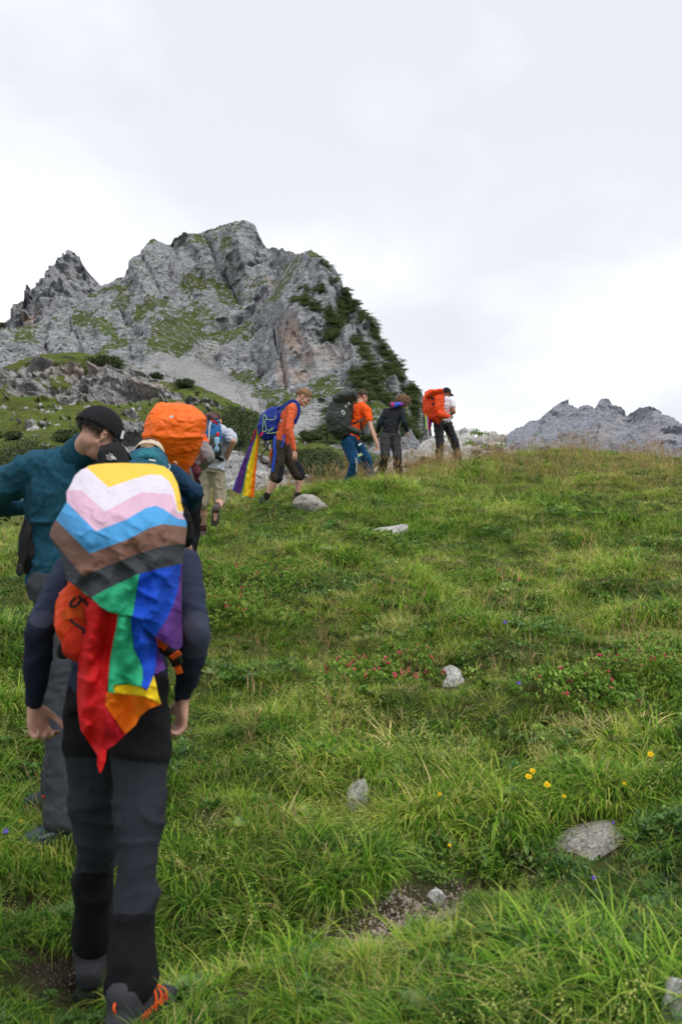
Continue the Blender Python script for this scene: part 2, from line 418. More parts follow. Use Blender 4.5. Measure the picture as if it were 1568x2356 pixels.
MAIN_LINES = [([(711, 600), (680, 650), (640, 696), (600, 738), (568, 761), (504, 812)], 13, 22), ([(562, 522), (549, 586), (575, 640), (560, 690)], 12, 14), ([(362, 560), (390, 600), (413, 632), (452, 677), (497, 696)], 13, 17), ([(304, 606), (323, 651), (350, 690), (400, 740)], 12, 14),
              ([(440, 560), (462, 600), (480, 640)], 10, 12), ([(735, 600), (752, 660), (775, 730), (800, 800), (830, 870)], 14, 14), ([(200, 690), (225, 740), (230, 800), (210, 860)], 14, 12), ([(690, 720), (712, 790), (730, 850)], 12, 10),
              ([(478, 548), (497, 599), (530, 660), (556, 703)], 7, -20), ([(646, 610), (630, 650), (581, 715), (540, 745), (500, 760)], 7, -20), ([(628, 775), (640, 800), (648, 840), (655, 885)], 4, -17), ([(664, 735), (678, 760), (690, 790)], 4, -10), ([(485, 832), (536, 896), (594, 948)], 10, -9),
              ([(100, 715), (90, 760), (84, 819), (60, 870)], 8, -20), ([(395, 560), (412, 600), (430, 640)], 5, -14), ([(333, 600), (350, 640), (380, 690)], 5, -12), ([(150, 730), (170, 790), (160, 850)], 7, -13), ([(262, 690), (280, 730), (330, 770)], 7, -13), ([(700, 600), (720, 650), (715, 700)], 5, -10),
              ([(760, 640), (790, 700), (820, 770), (870, 850), (910, 910)], 6, -14), ([(520, 690), (570, 700), (610, 690)], 5, -11), ([(540, 742), (580, 756), (610, 745)], 5, -12), ([(505, 600), (560, 620), (625, 612)], 4, -9), ([(520, 575), (575, 590), (610, 585)], 4, -8), ([(620, 810), (600, 850), (570, 870)], 5, -10)]
def disp_main(PX, PY, Pw, M):
    lines = .46 * sum(crease(PX, PY, *l) for l in MAIN_LINES)
    q = Pw.copy()
    # tilted strata
    a = 0.45
    s = np.stack([q[..., 0] * math.cos(a) + q[..., 2] * math.sin(a), q[..., 1] * 0.6, -q[..., 0] * math.sin(a) + q[..., 2] * math.cos(a)], -1)
    big = ridged(P3(s[..., 0] / 70, s[..., 1] / 90, s[..., 2] / 110), 4, 0.5, 2) - 0.45
    mid = ridged(P3(s[..., 0] / 26, s[..., 1] / 40, s[..., 2] / 16), 5, 0.62, 8) - 0.45
    fine = ridged(P3(s[..., 0] / 9, q[..., 1] / 14, s[..., 2] / 6), 4, 0.66, 19) - 0.45
    soft = np.clip(1 - 0.75 * M['grass'] - 0.85 * M['scree'], 0.12, 1)
    dy = 20 * big * np.clip(soft + .4, 0, 1) + 7 * mid * soft + 5 * fine * soft + lines
    dz = 4 * (fbm(q / 9.0, 4, 0.6, 44)) * soft + 4 * mid * soft
    return dy, dz

m_main = mat_terrain('mountain_limestone', 0.16, (0.080, 0.084, 0.093), (0.32, 0.33, 0.35), (0.68, 0.69, 0.71), (0.055, 0.095, 0.02), (0.10, 0.135, 0.035), 1.6)
tpsm = TPS([(a, b) for a, b, _ in MAIN_CTL], [c for _, _, c in MAIN_CTL], 2e-3)
mtn, MP, MM, MX, MY = relief('mountain', -420, 1080, SKY_MAIN, [(-420, 1250), (400, 1220), (900, 1200), (1080, 1190)], tpsm, 420, 640, m_main, masks_main, disp_main, back=(260, 0.9), jag=3, ledge=.55)

# spiky peak further back on the left
SKY_LEFT = [(-420, 700), (-250, 720), (-150, 690), (-60, 745), (0, 737), (14, 736), (24, 716), (30, 706), (38, 697), (46, 689), (54, 686), (57, 665), (62, 654), (67, 660), (70, 677), (73, 681), (80, 670), (88, 662), (92, 647),
            (97, 648), (104, 640), (112, 624), (119, 610), (128, 602), (134, 593), (146, 584), (152, 587), (157, 581), (164, 579), (174, 582), (182, 596), (186, 592), (192, 606), (202, 622), (212, 636), (226, 650), (250, 670), (300, 700), (360, 760)]
m_left = mat_terrain('far_limestone', 0.11, (0.2, 0.21, 0.235), (0.34, 0.35, 0.375), (0.5, 0.505, 0.53), (0.06, 0.085, 0.03), (0.09, 0.12, 0.04), 2.5)  # bluish, low-contrast rock: distance haze put into the colour
tpsl = TPS([(-400, 700), (-400, 900), (0, 740), (60, 655), (60, 800), (160, 580), (130, 680), (190, 700), (100, 900), (226, 650), (350, 760), (350, 900)], [950, 700, 900, 860, 730, 900, 800, 790, 640, 860, 800, 650], 1e-3)
def masks_left(PX, PY, Pw):
    return dict(rust=blobs(PX, PY, [(50, 705, 14, 10, 0, .6), (75, 745, 14, 16, 0, .8), (90, 720, 8, 8, 0, .5), (160, 640, 14, 20, 0, .35)], 8, 0.06, 4), grass=blobs(PX, PY, [(0, 742, 14, 8, 0, .9), (-80, 760, 60, 20)], 8, .05, 8))
def disp_left(PX, PY, Pw, M):
    q = Pw
    mid = ridged(P3(q[..., 0] / 34, q[..., 1] / 60, q[..., 2] / 90), 5, 0.6, 3) - 0.45
    fine = ridged(P3(q[..., 0] / 12, q[..., 1] / 14, q[..., 2] / 20), 4, 0.6, 13) - 0.45
    return 42 * mid + 14 * fine, 5 * fine
relief('far_peak', -420, 360, SKY_LEFT, [(-420, 980), (360, 900)], tpsl, 200, 380, m_left, masks_left, disp_left, back=(220, 1.6), jag=4)

# range on the right
SKY_RIGHT = [(1020, 1130), (1080, 1075), (1130, 1030), (1160, 1008), (1175, 994), (1190, 984), (1205, 979), (1222, 967), (1240, 963), (1252, 955), (1262, 944), (1275, 934), (1288, 925), (1300, 924), (1308, 930), (1322, 932), (1332, 938),
             (1342, 930), (1350, 932), (1360, 941), (1366, 938), (1370, 926), (1380, 917), (1392, 918), (1400, 924), (1404, 934), (1418, 938), (1430, 947), (1442, 958), (1448, 950), (1462, 945), (1470, 938), (1486, 934), (1502, 938),
             (1514, 943), (1524, 952), (1540, 960), (1556, 966), (1568, 973), (1620, 985), (1700, 960), (1800, 1010), (1950, 1040)]
m_right = mat_terrain('distant_limestone', 0.07, (0.20, 0.215, 0.25), (0.28, 0.295, 0.335), (0.38, 0.395, 0.43), (0.10, 0.115, 0.07), (0.12, 0.14, 0.07), 3.2)  # faded blue-grey tones paint the haze of distance into the rock
tpsr = TPS([(1040, 1100), (1040, 1200), (1240, 965), (1300, 925), (1320, 1030), (1250, 1100), (1380, 917), (1400, 1030), (1440, 955), (1440, 1040), (1490, 935), (1500, 1050), (1568, 970), (1568, 1150), (1300, 1200), (1900, 1030), (1900, 1200)],
           [1150, 900, 1280, 1350, 1080, 900, 1280, 1010, 1300, 1100, 1230, 980, 1200, 800, 780, 1150, 800], 1e-3)
def masks_right(PX, PY, Pw):
    return dict(rust=blobs(PX, PY, [(1425, 970, 12, 12, 0, .35), (1370, 1000, 40, 20, 0, .25), (1500, 1010, 40, 30, 0, .2)], 12, 0.06, 4), grass=blobs(PX, PY, [(1235, 995, 26, 8, -35, .55), (1180, 1010, 14, 6, -30, .5), (1290, 960, 10, 4, -30, .4)], 8, .05, 8))
def disp_right(PX, PY, Pw, M):
    q = Pw; a = -0.6
    s0 = q[..., 0] * math.cos(a) + q[..., 2] * math.sin(a); s2 = -q[..., 0] * math.sin(a) + q[..., 2] * math.cos(a)
    big = ridged(P3(s0 / 150, q[..., 1] / 160, s2 / 220), 3, 0.5, 6) - 0.45
    mid = ridged(P3(s0 / 45, q[..., 1] / 80, s2 / 26), 5, 0.65, 3) - 0.45
    fine = ridged(P3(q[..., 0] / 14, q[..., 1] / 20, q[..., 2] / 18), 4, 0.6, 13) - 0.45
    return 60 * big + 15 * mid + 7 * fine, 4 * mid + 2 * fine
relief('far_range', 1020, 1950, SKY_RIGHT, [(1020, 1260), (1950, 1260)], tpsr, 220, 520, m_right, masks_right, disp_right, back=(300, 1.0), jag=4)

# grassy hill with its rock band
SKY_HILL = [(-500, 930), (-300, 890), (-100, 870), (0, 850), (50, 826), (100, 815), (150, 811), (200, 813), (240, 824), (300, 840), (340, 862), (370, 874), (400, 880), (450, 887), (480, 897), (510, 912), (560, 935), (600, 955), (640, 985), (680, 1004),
            (700, 1008), (760, 1028), (840, 1056), (900, 1085), (1000, 1110), (1150, 1150)]
HILL = [(-450, 930, 130), (-450, 1100, 50), (-450, 1200, 30), (0, 850, 120), (100, 815, 125), (200, 813, 122), (300, 840, 118), (400, 880, 112), (510, 912, 100), (600, 955, 84), (680, 1004, 68), (760, 1028, 56), (900, 1085, 40), (1100, 1140, 30),
        (0, 895, 103), (200, 905, 101), (350, 935, 96), (430, 905, 103), (0, 960, 84), (200, 960, 84), (400, 960, 86), (0, 1030, 62), (200, 1030, 56), (400, 1040, 52), (530, 990, 62), (0, 1100, 44), (200, 1100, 38), (400, 1100, 33), (600, 1060, 36), (600, 1120, 25), (450, 1120, 27), (750, 1080, 38), (800, 1130, 26),
        (0, 1200, 24), (300, 1200, 22), (600, 1200, 21), (900, 1200, 24), (1100, 1230, 27)]
HROCK = [(60, 862, 90, 30, -8), (200, 862, 90, 46, 0), (300, 880, 100, 42, 14), (230, 910, 150, 16, 4), (395, 905, 30, 12, 10), (120, 895, 120, 20, 0), (310, 1010, 52, 42, 0), (600, 1085, 75, 48, 0), (520, 1070, 40, 50, 30), (300, 960, 22, 6, 0, .8), (680, 1100, 60, 30, 0),
         (95, 942, 20, 8, 0, .8), (80, 985, 14, 6, 0, .8), (450, 925, 20, 6, 0, .8), (490, 930, 40, 6, 20, .7), (15, 940, 20, 5, 0, .7), (215, 945, 18, 7, 0, .7), (180, 925, 50, 8, 0, .9), (760, 1065, 16, 6, 0, .8), (640, 990, 20, 8, 0, .6), (150, 960, 12, 5, 0, .6)]
HSCRUB = [(245, 840, 46, 13, 12), (160, 822, 16, 5, 0), (370, 868, 16, 5, 20), (430, 890, 22, 6, 15), (60, 1075, 120, 40, -6), (150, 1010, 30, 14, 0), (30, 1010, 20, 6, 0, .8), (-200, 1080, 180, 50, 0), (545, 1000, 50, 46, 20), (730, 1010, 36, 10, 14), (730, 1075, 50, 18, 10), (800, 1100, 80, 30, 0), (690, 1060, 24, 24, 0), (255, 965, 30, 5, -10, .7)]
def masks_hill(PX, PY, Pw):
    rk = blobs(PX, PY, HROCK, 16, 0.035, 5)
    rk = np.maximum(rk, 0.9 * sstep(0.42, 0.5, fbm(P3(PX * .06, PY * .14), 3, .6, 71)) * (PY > 900))
    top = blobs(PX, PY, [(130, 818, 130, 10, 0), (20, 845, 60, 12, -15), (200, 850, 20, 20, 20, .9), (150, 880, 26, 14, 20, .8), (60, 875, 50, 8, 0, .6), (190, 830, 60, 8, 0, .8)], 14, .05, 12)
    g = np.clip(1.0 - rk * 1.1 + top * .8, 0, 1)
    sc = blobs(PX, PY, HSCRUB, 12, 0.05, 9)
    return dict(grass=g, scrub=sc, rust=blobs(PX, PY, [(160, 855, 90, 20, 0, .35), (360, 890, 60, 20, 0, .45)], 10, .05, 3), scree=blobs(PX, PY, [(600, 1100, 120, 50, 0, .5)], 10, .05, 30))
def disp_hill(PX, PY, Pw, M):
    q = Pw; r = np.clip(1 - M['grass'], 0, 1)
    mid = ridged(P3(q[..., 0] / 7, q[..., 1] / 9, q[..., 2] / 4), 5, 0.6, 3) - 0.45
    fine = ridged(P3(q[..., 0] / 1.6, q[..., 1] / 2.6, q[..., 2] / 2.2), 4, 0.62, 13) - 0.45
    k = np.clip(Pw[..., 1] / 90, .25, 1)
    return (6 * mid + 1.6 * fine) * r * k + .8 * mid * k, (1.6 * mid + .5 * fine) * r * k + k * (0.5 * fbm(q / 3.0, 3, .5, 91) + .25 * fbm(q / .8, 3, .5, 92))
m_hill = mat_terrain('hill_meadow', 0.55, (0.10, 0.095, 0.095), (0.28, 0.275, 0.27), (0.6, 0.595, 0.585), (0.06, 0.10, 0.016), (0.15, 0.19, 0.035), 0.4)
tpsh = TPS([(a, b) for a, b, _ in HILL], [c for _, _, c in HILL], 1e-3)
hill, HP, HM, HX, HY = relief('hillside', -500, 1150, SKY_HILL, [(-500, 1300), (600, 1290), (1150, 1270)], tpsh, 340, 620, m_hill, masks_hill, disp_hill, back=(60, 0.5), jag=3, dmin=21)

# valley floor reaching the horizon
def valley():
    v = [(-6000, -3000, -14), (6000, -3000, -14), (6000, 7000, -14), (-6000, 7000, -14)]
    me = mesh_np('valley_floor', v, [[0, 1, 2, 3]], smooth=False)
    me.materials.append(mat_simple('valley_grass', (0.05, 0.075, 0.02), 0.95, 0.3, 0.02, coords='Object'))
    o = bpy.data.objects.new('valley_floor', me); link(o); tag(o, kind='structure')
valley()

# ------------------------------------------------------------------ near meadow
NEAR = [(300, 2350, 3.0), (210, 2245, 3.35), (784, 2356, 2.75), (1300, 2356, 2.6), (1568, 2300, 2.75), (0, 2200, 3.3), (120, 1900, 4.4), (-350, 1890, 4.4), (450, 1890, 4.35), (600, 1800, 4.75), (820, 1830, 4.6), (850, 2090, 3.55), (1080, 2010, 3.85),
        (1200, 2130, 3.2), (1450, 2060, 3.4), (1350, 1910, 4.2), (1568, 1860, 4.3), (1200, 1700, 5.2), (1568, 1650, 5.4), (1950, 1700, 5.2), (800, 1600, 6.0), (1030, 1550, 6.4), (1400, 1500, 6.8), (500, 1500, 7.0), (750, 1275, 10.3), (500, 1300, 9.6),
        (1100, 1300, 10), (1400, 1300, 9.8), (1750, 1300, 9.8), (250, 1430, 7.6), (0, 1350, 8.2), (900, 1218, 12), (470, 1248, 12.2), (715, 1164, 13.8), (610, 1163, 14.4), (0, 1240, 11), (-300, 1260, 10.5), (820, 1118, 17.3), (890, 1103, 19), (1030, 1080, 21.5),
        (1150, 1056, 23), (1250, 1040, 24), (1400, 1050, 23), (1568, 1069, 21.5), (1300, 1130, 16.5), (1568, 1150, 15.5), (1100, 1130, 16.5), (1950, 1095, 20)]
_pw = W(*[np.array(c, float) for c in zip(*NEAR)])
_ctl = [tuple(p) for p in _pw] + [(-6, 16.5, 1.2), (-2.2, 18.5, 1.9), (-9, 14, 0.4), (-3, 30, -2.5), (-12, 24, -3), (3, 33, -0.5), (8, 35, 0.2), (14, 32, 0.6), (-14, 40, -8), (0, 44, -7), (14, 44, -6), (0, 0, -.15), (-8, 0, -.2), (8, 0, -.2), (-10, 6, .3), (14, 10, 1.5), (14, 24, 3.2)]
tpsn = TPS([(a, b) for a, b, _ in _ctl], [c for _, _, c in _ctl], 1e-3)
def gz(x, y, bumps=True):
    x = np.asarray(x, float); y = np.asarray(y, float)
    z = tpsn(x, y)
    if bumps:
        z = z + 0.13 * fbm(P3(x / 0.5, y / 0.5), 3, 0.5, 3) + 0.12 * fbm(P3(x / 2.2, y / 2.2), 2, .5, 77)
    return z
def gpt(px, py, d):
    """ground point under a direction: walk along the ray until it meets the meadow"""
    p = W(px, py, d); return float(p[0]), float(p[1]), float(gz(p[0], p[1]))
# bare places: (centre px,py,d, radius m x, y, angle)
BARE = []
for px, py, d, rx, ry in [(860, 2110, 3.55, .24, .17), (960, 2065, 3.7, .27, .17), (1060, 2010, 3.85, .27, .17), (760, 2180, 3.3, .10, .10), (70, 2060, 3.9, .20, .12), (150, 2200, 3.4, .26, .16), (300, 2330, 2.95, .16, .16), (205, 2235, 3.35, .12, .14), (560, 2280, 3.0, .12, .12), (1350, 1915, 4.2, .20, .17), (1165, 1155, 15.5, .25, .2),
                          (820, 1830, 4.6, .08, .08), (1030, 1545, 6.45, .12, .12), (900, 1213, 12.1, .25, .25), (1130, 1975, 4.0, .22, .15)]:
    p = W(px, py, d); BARE.append((p[0], p[1], rx, ry))
def bare(x, y):
    p = P3(x * 5, y * 5)
    qx = x + 0.07 * fbm(p, 3, .6, 5); qy = y + 0.07 * fbm(p + 9, 3, .6, 6)
    m = np.zeros(np.shape(x))
    for cx, cy, rx, ry in BARE:
        m = np.maximum(m, 1 - sstep(0.4, 1.35, np.sqrt(((qx - cx) / rx) ** 2 + ((qy - cy) / ry) ** 2)))
    return m
def near_ground():
    ys = np.concatenate([[-6, -3, -1, 0], np.geomspace(0.6, 46, 620)])
    xs = np.concatenate([np.linspace(-16, -9, 20), np.linspace(-8.8, 9.8, 420), np.linspace(10, 16, 18)])
    X, Y = np.meshgrid(xs, ys)
    Z = gz(X, Y); b = bare(X, Y)
    Z = Z - 0.05 * b + 0.012 * b * fbm(P3(X * 18, Y * 18), 3, .6, 8)
    me = mesh_np('meadow_ground', np.stack([X, Y, Z], -1).reshape(-1, 3), grid_quads(*X.shape))
    attr(me, 'bare', b)
    m = bpy.data.materials.new('meadow_soil'); m.use_nodes = True; nt = m.node_tree; bs = nt.nodes['Principled BSDF']
    bs.inputs['Roughness'].default_value = 0.95; bs.inputs['Specular IOR Level'].default_value = 0.15
    geo = N(nt, 'ShaderNodeNewGeometry'); pos = geo.outputs['Position']
    soil = ramp(nt, tnoise(nt, pos, 14, 6, .7), [(0.35, (0.028, 0.019, 0.012)), (0.55, (0.075, 0.053, 0.036)), (0.7, (0.17, 0.135, 0.10))])
    moss = ramp(nt, tnoise(nt, pos, 9, 6, .7), [(0.3, (0.028, 0.036, 0.010)), (0.5, (0.05, 0.075, 0.014)), (0.7, (0.075, 0.085, 0.028))])
    L(nt, mixc(nt, tattr(nt, 'bare'), moss, soil), bs.inputs['Base Color'])
    bp = N(nt, 'ShaderNodeBump'); bp.inputs['Distance'].default_value = 0.03; L(nt, tnoise(nt, pos, 30, 6, .7), bp.inputs['Height']); L(nt, bp.outputs[0], bs.inputs['Normal'])
    me.materials.append(m)
    o = bpy.data.objects.new('meadow_ground', me); link(o); tag(o, kind='structure')
near_ground()

# ------------------------------------------------------------------ instancing
def proto_collection(name, meshes):
    c = bpy.data.collections.new(name)
    for k, me in enumerate(meshes):
        o = bpy.data.objects.new('%s_%02d' % (name, k), me); c.objects.link(o)
    return c
def instancer(name, pts, rot, scl, idx, tint, coll, label=None, extra=None):
    me = bpy.data.meshes.new(name); me.vertices.add(len(pts)); me.vertices.foreach_set('co', np.asarray(pts, np.float32).ravel())
    attr(me, 'rot', rot, 'FLOAT_VECTOR'); attr(me, 'scl', scl, 'FLOAT_VECTOR'); attr(me, 'idx', idx, 'INT'); attr(me, 'tint', tint, 'FLOAT_VECTOR')
    o = bpy.data.objects.new(name, me); link(o)
    ng = bpy.data.node_groups.new(name + '_scatter', 'GeometryNodeTree')
    ng.interface.new_socket('Geometry', in_out='INPUT', socket_type='NodeSocketGeometry')
    ng.interface.new_socket('Geometry', in_out='OUTPUT', socket_type='NodeSocketGeometry')
    gi = ng.nodes.new('NodeGroupInput'); go = ng.nodes.new('NodeGroupOutput')
    ip = ng.nodes.new('GeometryNodeInstanceOnPoints'); ci = ng.nodes.new('GeometryNodeCollectionInfo')
    ci.inputs['Collection'].default_value = coll; ci.inputs['Separate Children'].default_value = True; ci.inputs['Reset Children'].default_value = True
    ip.inputs['Pick Instance'].default_value = True
    def na(nm, t):
        n = ng.nodes.new('GeometryNodeInputNamedAttribute'); n.data_type = t; n.inputs['Name'].default_value = nm
        return n.outputs['Attribute']
    ng.links.new(gi.outputs[0], ip.inputs['Points']); ng.links.new(ci.outputs[0], ip.inputs['Instance'])
    ng.links.new(na('idx', 'INT'), ip.inputs['Instance Index']); ng.links.new(na('rot', 'FLOAT_VECTOR'), ip.inputs['Rotation']); ng.links.new(na('scl', 'FLOAT_VECTOR'), ip.inputs['Scale'])
    ng.links.new(ip.outputs[0], go.inputs[0])
    md = o.modifiers.new('scatter', 'NODES'); md.node_group = ng
    tag(o, label, kind='stuff')
    return o

def mat_leaf(name, cols, rough=0.6, trans=0.35, spec=0.25, tip=None):
    """colour = ramp over the instance tint (x), brightness from tint (y)"""
    m = bpy.data.materials.new(name); m.use_nodes = True; nt = m.node_tree; b = nt.nodes['Principled BSDF']
    b.inputs['Roughness'].default_value = rough; b.inputs['Specular IOR Level'].default_value = spec
    a = N(nt, 'ShaderNodeAttribute'); a.attribute_name = 'tint'; a.attribute_type = 'INSTANCER'
    sp = N(nt, 'ShaderNodeSeparateXYZ'); L(nt, a.outputs['Vector'], sp.inputs[0])
    bl = tattr(nt, 'bl')      # per blade random
    s = N(nt, 'ShaderNodeMath', operation='MULTIPLY_ADD'); L(nt, bl, s.inputs[0]); s.inputs[1].default_value = 0.66; L(nt, sp.outputs['X'], s.inputs[2])
    s2 = N(nt, 'ShaderNodeMath', operation='SUBTRACT'); L(nt, s.outputs[0], s2.inputs[0]); s2.inputs[1].default_value = 0.33
    c = ramp(nt, s2.outputs[0], cols)
    if tip:
        c = mixc(nt, tattr(nt, 'tip'), c, tip)
    mul = N(nt, 'ShaderNodeMixRGB', blend_type='MULTIPLY'); mul.inputs[0].default_value = 1; L(nt, c, mul.inputs[1])
    cb = N(nt, 'ShaderNodeCombineXYZ')
    for k in 'XYZ': L(nt, sp.outputs['Y'], cb.inputs[k])
    L(nt, cb.outputs[0], mul.inputs[2]); c = mul.outputs[0]
    L(nt, c, b.inputs['Base Color'])
    tr = N(nt, 'ShaderNodeBsdfTranslucent'); L(nt, c, tr.inputs['Color'])
    ms = N(nt, 'ShaderNodeMixShader'); ms.inputs[0].default_value = trans
    L(nt, b.outputs[0], ms.inputs[1]); L(nt, tr.outputs[0], ms.inputs[2]); L(nt, ms.outputs[0], nt.nodes['Material Output'].inputs[0])
    return m

def blades(n, lmin, lmax, width, spread, droop, seed, segs=4, lean=0.25, extra=None):
    r = np.random.default_rng(seed)
    V_, Q_, B_, T_ = [], [], [], []
    for k in range(n):
        ang = r.uniform(0, 2 * math.pi); rad = spread * math.sqrt(r.uniform()) 
        base = np.array([math.cos(ang) * rad, math.sin(ang) * rad, -0.02])
        dirn = ang + r.normal(0, 0.7); ln = r.uniform(lmin, lmax)
        th = abs(r.normal(lean, 0.18)) + rad * 1.2
        dr = droop * r.uniform(0.4, 1.5)
        tw = r.uniform(-0.5, 0.5)
        w = width * r.uniform(0.6, 1.2)
        p = base.copy(); side = np.array([-math.sin(dirn + tw), math.cos(dirn + tw), 0])
        st = len(V_)
        bl = r.uniform()
        for s in range(segs + 1):
            f = s / segs
            ww = w * (1 - f ** 2.2) * 0.5 + 0.0002
            V_.append(p - side * ww); V_.append(p + side * ww)
            B_ += [bl, bl]; T_ += [f ** 3 * (1 if bl > .55 else .2)] * 2
            a = th + dr * f
            p = p + ln / segs * np.array([math.cos(dirn) * math.sin(a), math.sin(dirn) * math.sin(a), math.cos(a)])
        for s in range(segs):
            a = st + 2 * s; Q_.append([a, a + 1, a + 3, a + 2])
    return np.array(V_), np.array(Q_), np.array(B_), np.array(T_)
def blade_mesh(name, sets, mat):
    Vs, Qs, Bs, Ts, off = [], [], [], [], 0
    for v, q, b, t in sets:
        Vs.append(v); Qs.append(q + off); Bs.append(b); Ts.append(t); off += len(v)
    me = mesh_np(name, np.concatenate(Vs), np.concatenate(Qs))
    attr(me, 'bl', np.concatenate(Bs)); attr(me, 'tip', np.concatenate(Ts))
    me.materials.append(mat)
    return me
def seed_stalks(n, seed, h0, h1):
    r = np.random.default_rng(seed); out = []
    V_, Q_, B_, T_ = [], [], [], []
    for k in range(n):
        ang = r.uniform(0, 6.28); rad = 0.05 * r.uniform(); th = abs(r.normal(.18, .12)); ln = r.uniform(h0, h1); bl = r.uniform()
        p = np.array([math.cos(ang) * rad, math.sin(ang) * rad, 0.0]); side = np.array([-math.sin(ang), math.cos(ang), 0]); st = len(V_)
        prof = [.0008, .0008, .0008, .0007, .0028, .0036, .0026, .0004]; fr = [0, .3, .55, .74, .78, .85, .93, 1]
        for s, (w, f) in enumerate(zip(prof, fr)):
            a = th + .5 * f * f
            if s:
                p = p + ln * (f - fr[s - 1]) * np.array([math.cos(ang) * math.sin(a), math.sin(ang) * math.sin(a), math.cos(a)])
            V_.append(p - side * w); V_.append(p + side * w); B_ += [bl, bl]; T_ += [1 if s > 3 else .3] * 2
        for s in range(7):
            a = st + 2 * s; Q_.append([a, a + 1, a + 3, a + 2])
        # crossed copy so that the head has depth
        c = np.array(V_[st:]); m = (c[0::2] + c[1::2]) / 2; d = (c[1::2] - c[0::2]) / 2
        cr = np.cross(d, [0, 0, 1]); cr2 = np.stack([m - cr, m + cr], 1).reshape(-1, 3); st2 = len(V_)
        V_ += list(cr2); B_ += [bl] * 16; T_ += T_[-16:]
        for s in range(7):
            a = st2 + 2 * s; Q_.append([a, a + 1, a + 3, a + 2])
    return np.array(V_), np.array(Q_), np.array(B_), np.array(T_)
def leaflets(n, seed, rad, hgt, size, up=0.5, layers=1):
    """rosettes / leafy twigs: many small pointed oval leaves"""
    r = np.random.default_rng(seed); V_, Q_, B_, T_ = [], [], [], []
    for k in range(n):
        ang = r.uniform(0, 6.28); rr = rad * math.sqrt(r.uniform()); hh = hgt * (1 - (rr / rad) ** 2) * r.uniform(.35, 1.05)
        c = np.array([math.cos(ang) * rr, math.sin(ang) * rr, hh]); bl = r.uniform()
        for j in range(layers):
            d = r.uniform(0, 6.28); e = r.uniform(0.1, 1.2) * up + .1
            ax = np.array([math.cos(d) * math.cos(e), math.sin(d) * math.cos(e), math.sin(e)]); sd = np.cross(ax, [0, 0, 1]); sd /= np.linalg.norm(sd); nn = np.cross(sd, ax)
            s = size * r.uniform(.6, 1.3); st = len(V_)
            for f, w in ((0, .1), (.35, .5), (.7, .42), (1, .04)):
                m = c + ax * s * f + nn * s * .12 * math.sin(f * 3.1)
                V_.append(m - sd * s * w * .5); V_.append(m + sd * s * w * .5); B_ += [bl, bl]; T_ += [0, 0]
            for q in range(3):
                a = st + 2 * q; Q_.append([a, a + 1, a + 3, a + 2])
    return np.array(V_), np.array(Q_), np.array(B_), np.array(T_)

def bedstraw(n, seed):
    r = np.random.default_rng(seed); V_, Q_, B_, T_ = [], [], [], []
    def quad(a, b, c, d, bl, t):
        st = len(V_); V_.extend([a, b, c, d]); Q_.append([st, st + 1, st + 2, st + 3]); B_.extend([bl] * 4); T_.extend([t] * 4)
    for k in range(n):
        p0 = np.array([*r.normal(0, .03, 2), 0]); top = p0 + np.array([*r.normal(0, .03, 2), r.uniform(.14, .26)]); s = np.array([.0009, 0, 0]); bl = r.uniform()
        quad(p0 - s, p0 + s, top + s, top - s, bl, 0)
        for j in range(26):
            c = p0 + (top - p0) * r.uniform(.55, 1.05) + r.normal(0, .010, 3); u = r.normal(size=3); u /= np.linalg.norm(u); w = np.cross(u, r.normal(size=3)); w /= np.linalg.norm(w); q = .0035
            quad(c - u * q, c + w * q, c + u * q, c - w * q, bl, 1)
    return np.array(V_), np.array(Q_), np.array(B_), np.array(T_)
GR = [(0.0, (0.012, 0.060, 0.012)), (0.22, (0.045, 0.175, 0.012)), (0.48, (0.145, 0.35, 0.018)), (0.70, (0.33, 0.50, 0.05)), (0.86, (0.56, 0.54, 0.12)), (1.0, (0.70, 0.60, 0.28))]
m_grass = mat_leaf('grass_blade', GR, 0.65, 0.30, 0.12, tip=(0.46, 0.44, 0.12))
m_straw = mat_leaf('dry_grass', [(0.0, (0.36, 0.30, 0.10)), (0.5, (0.56, 0.46, 0.20)), (1.0, (0.68, 0.56, 0.32))], 0.7, 0.25, 0.2)
m_stalk = mat_leaf('seed_stalk', [(0.0, (0.26, 0.26, 0.08)), (0.5, (0.42, 0.34, 0.14)), (1.0, (0.55, 0.42, 0.22))], 0.7, 0.25, 0.2, tip=(0.42, 0.29, 0.15))
m_herb = mat_leaf('herb_leaf', [(0.0, (0.05, 0.12, 0.025)), (0.5, (0.12, 0.25, 0.04)), (1.0, (0.26, 0.36, 0.07))], 0.45, 0.3, 0.4)
m_bed = mat_leaf('bedstraw', [(0.0, (0.10, 0.20, 0.04)), (1.0, (0.2, 0.3, 0.06))], 0.6, 0.3, 0.3, tip=(0.55, 0.58, 0.16))
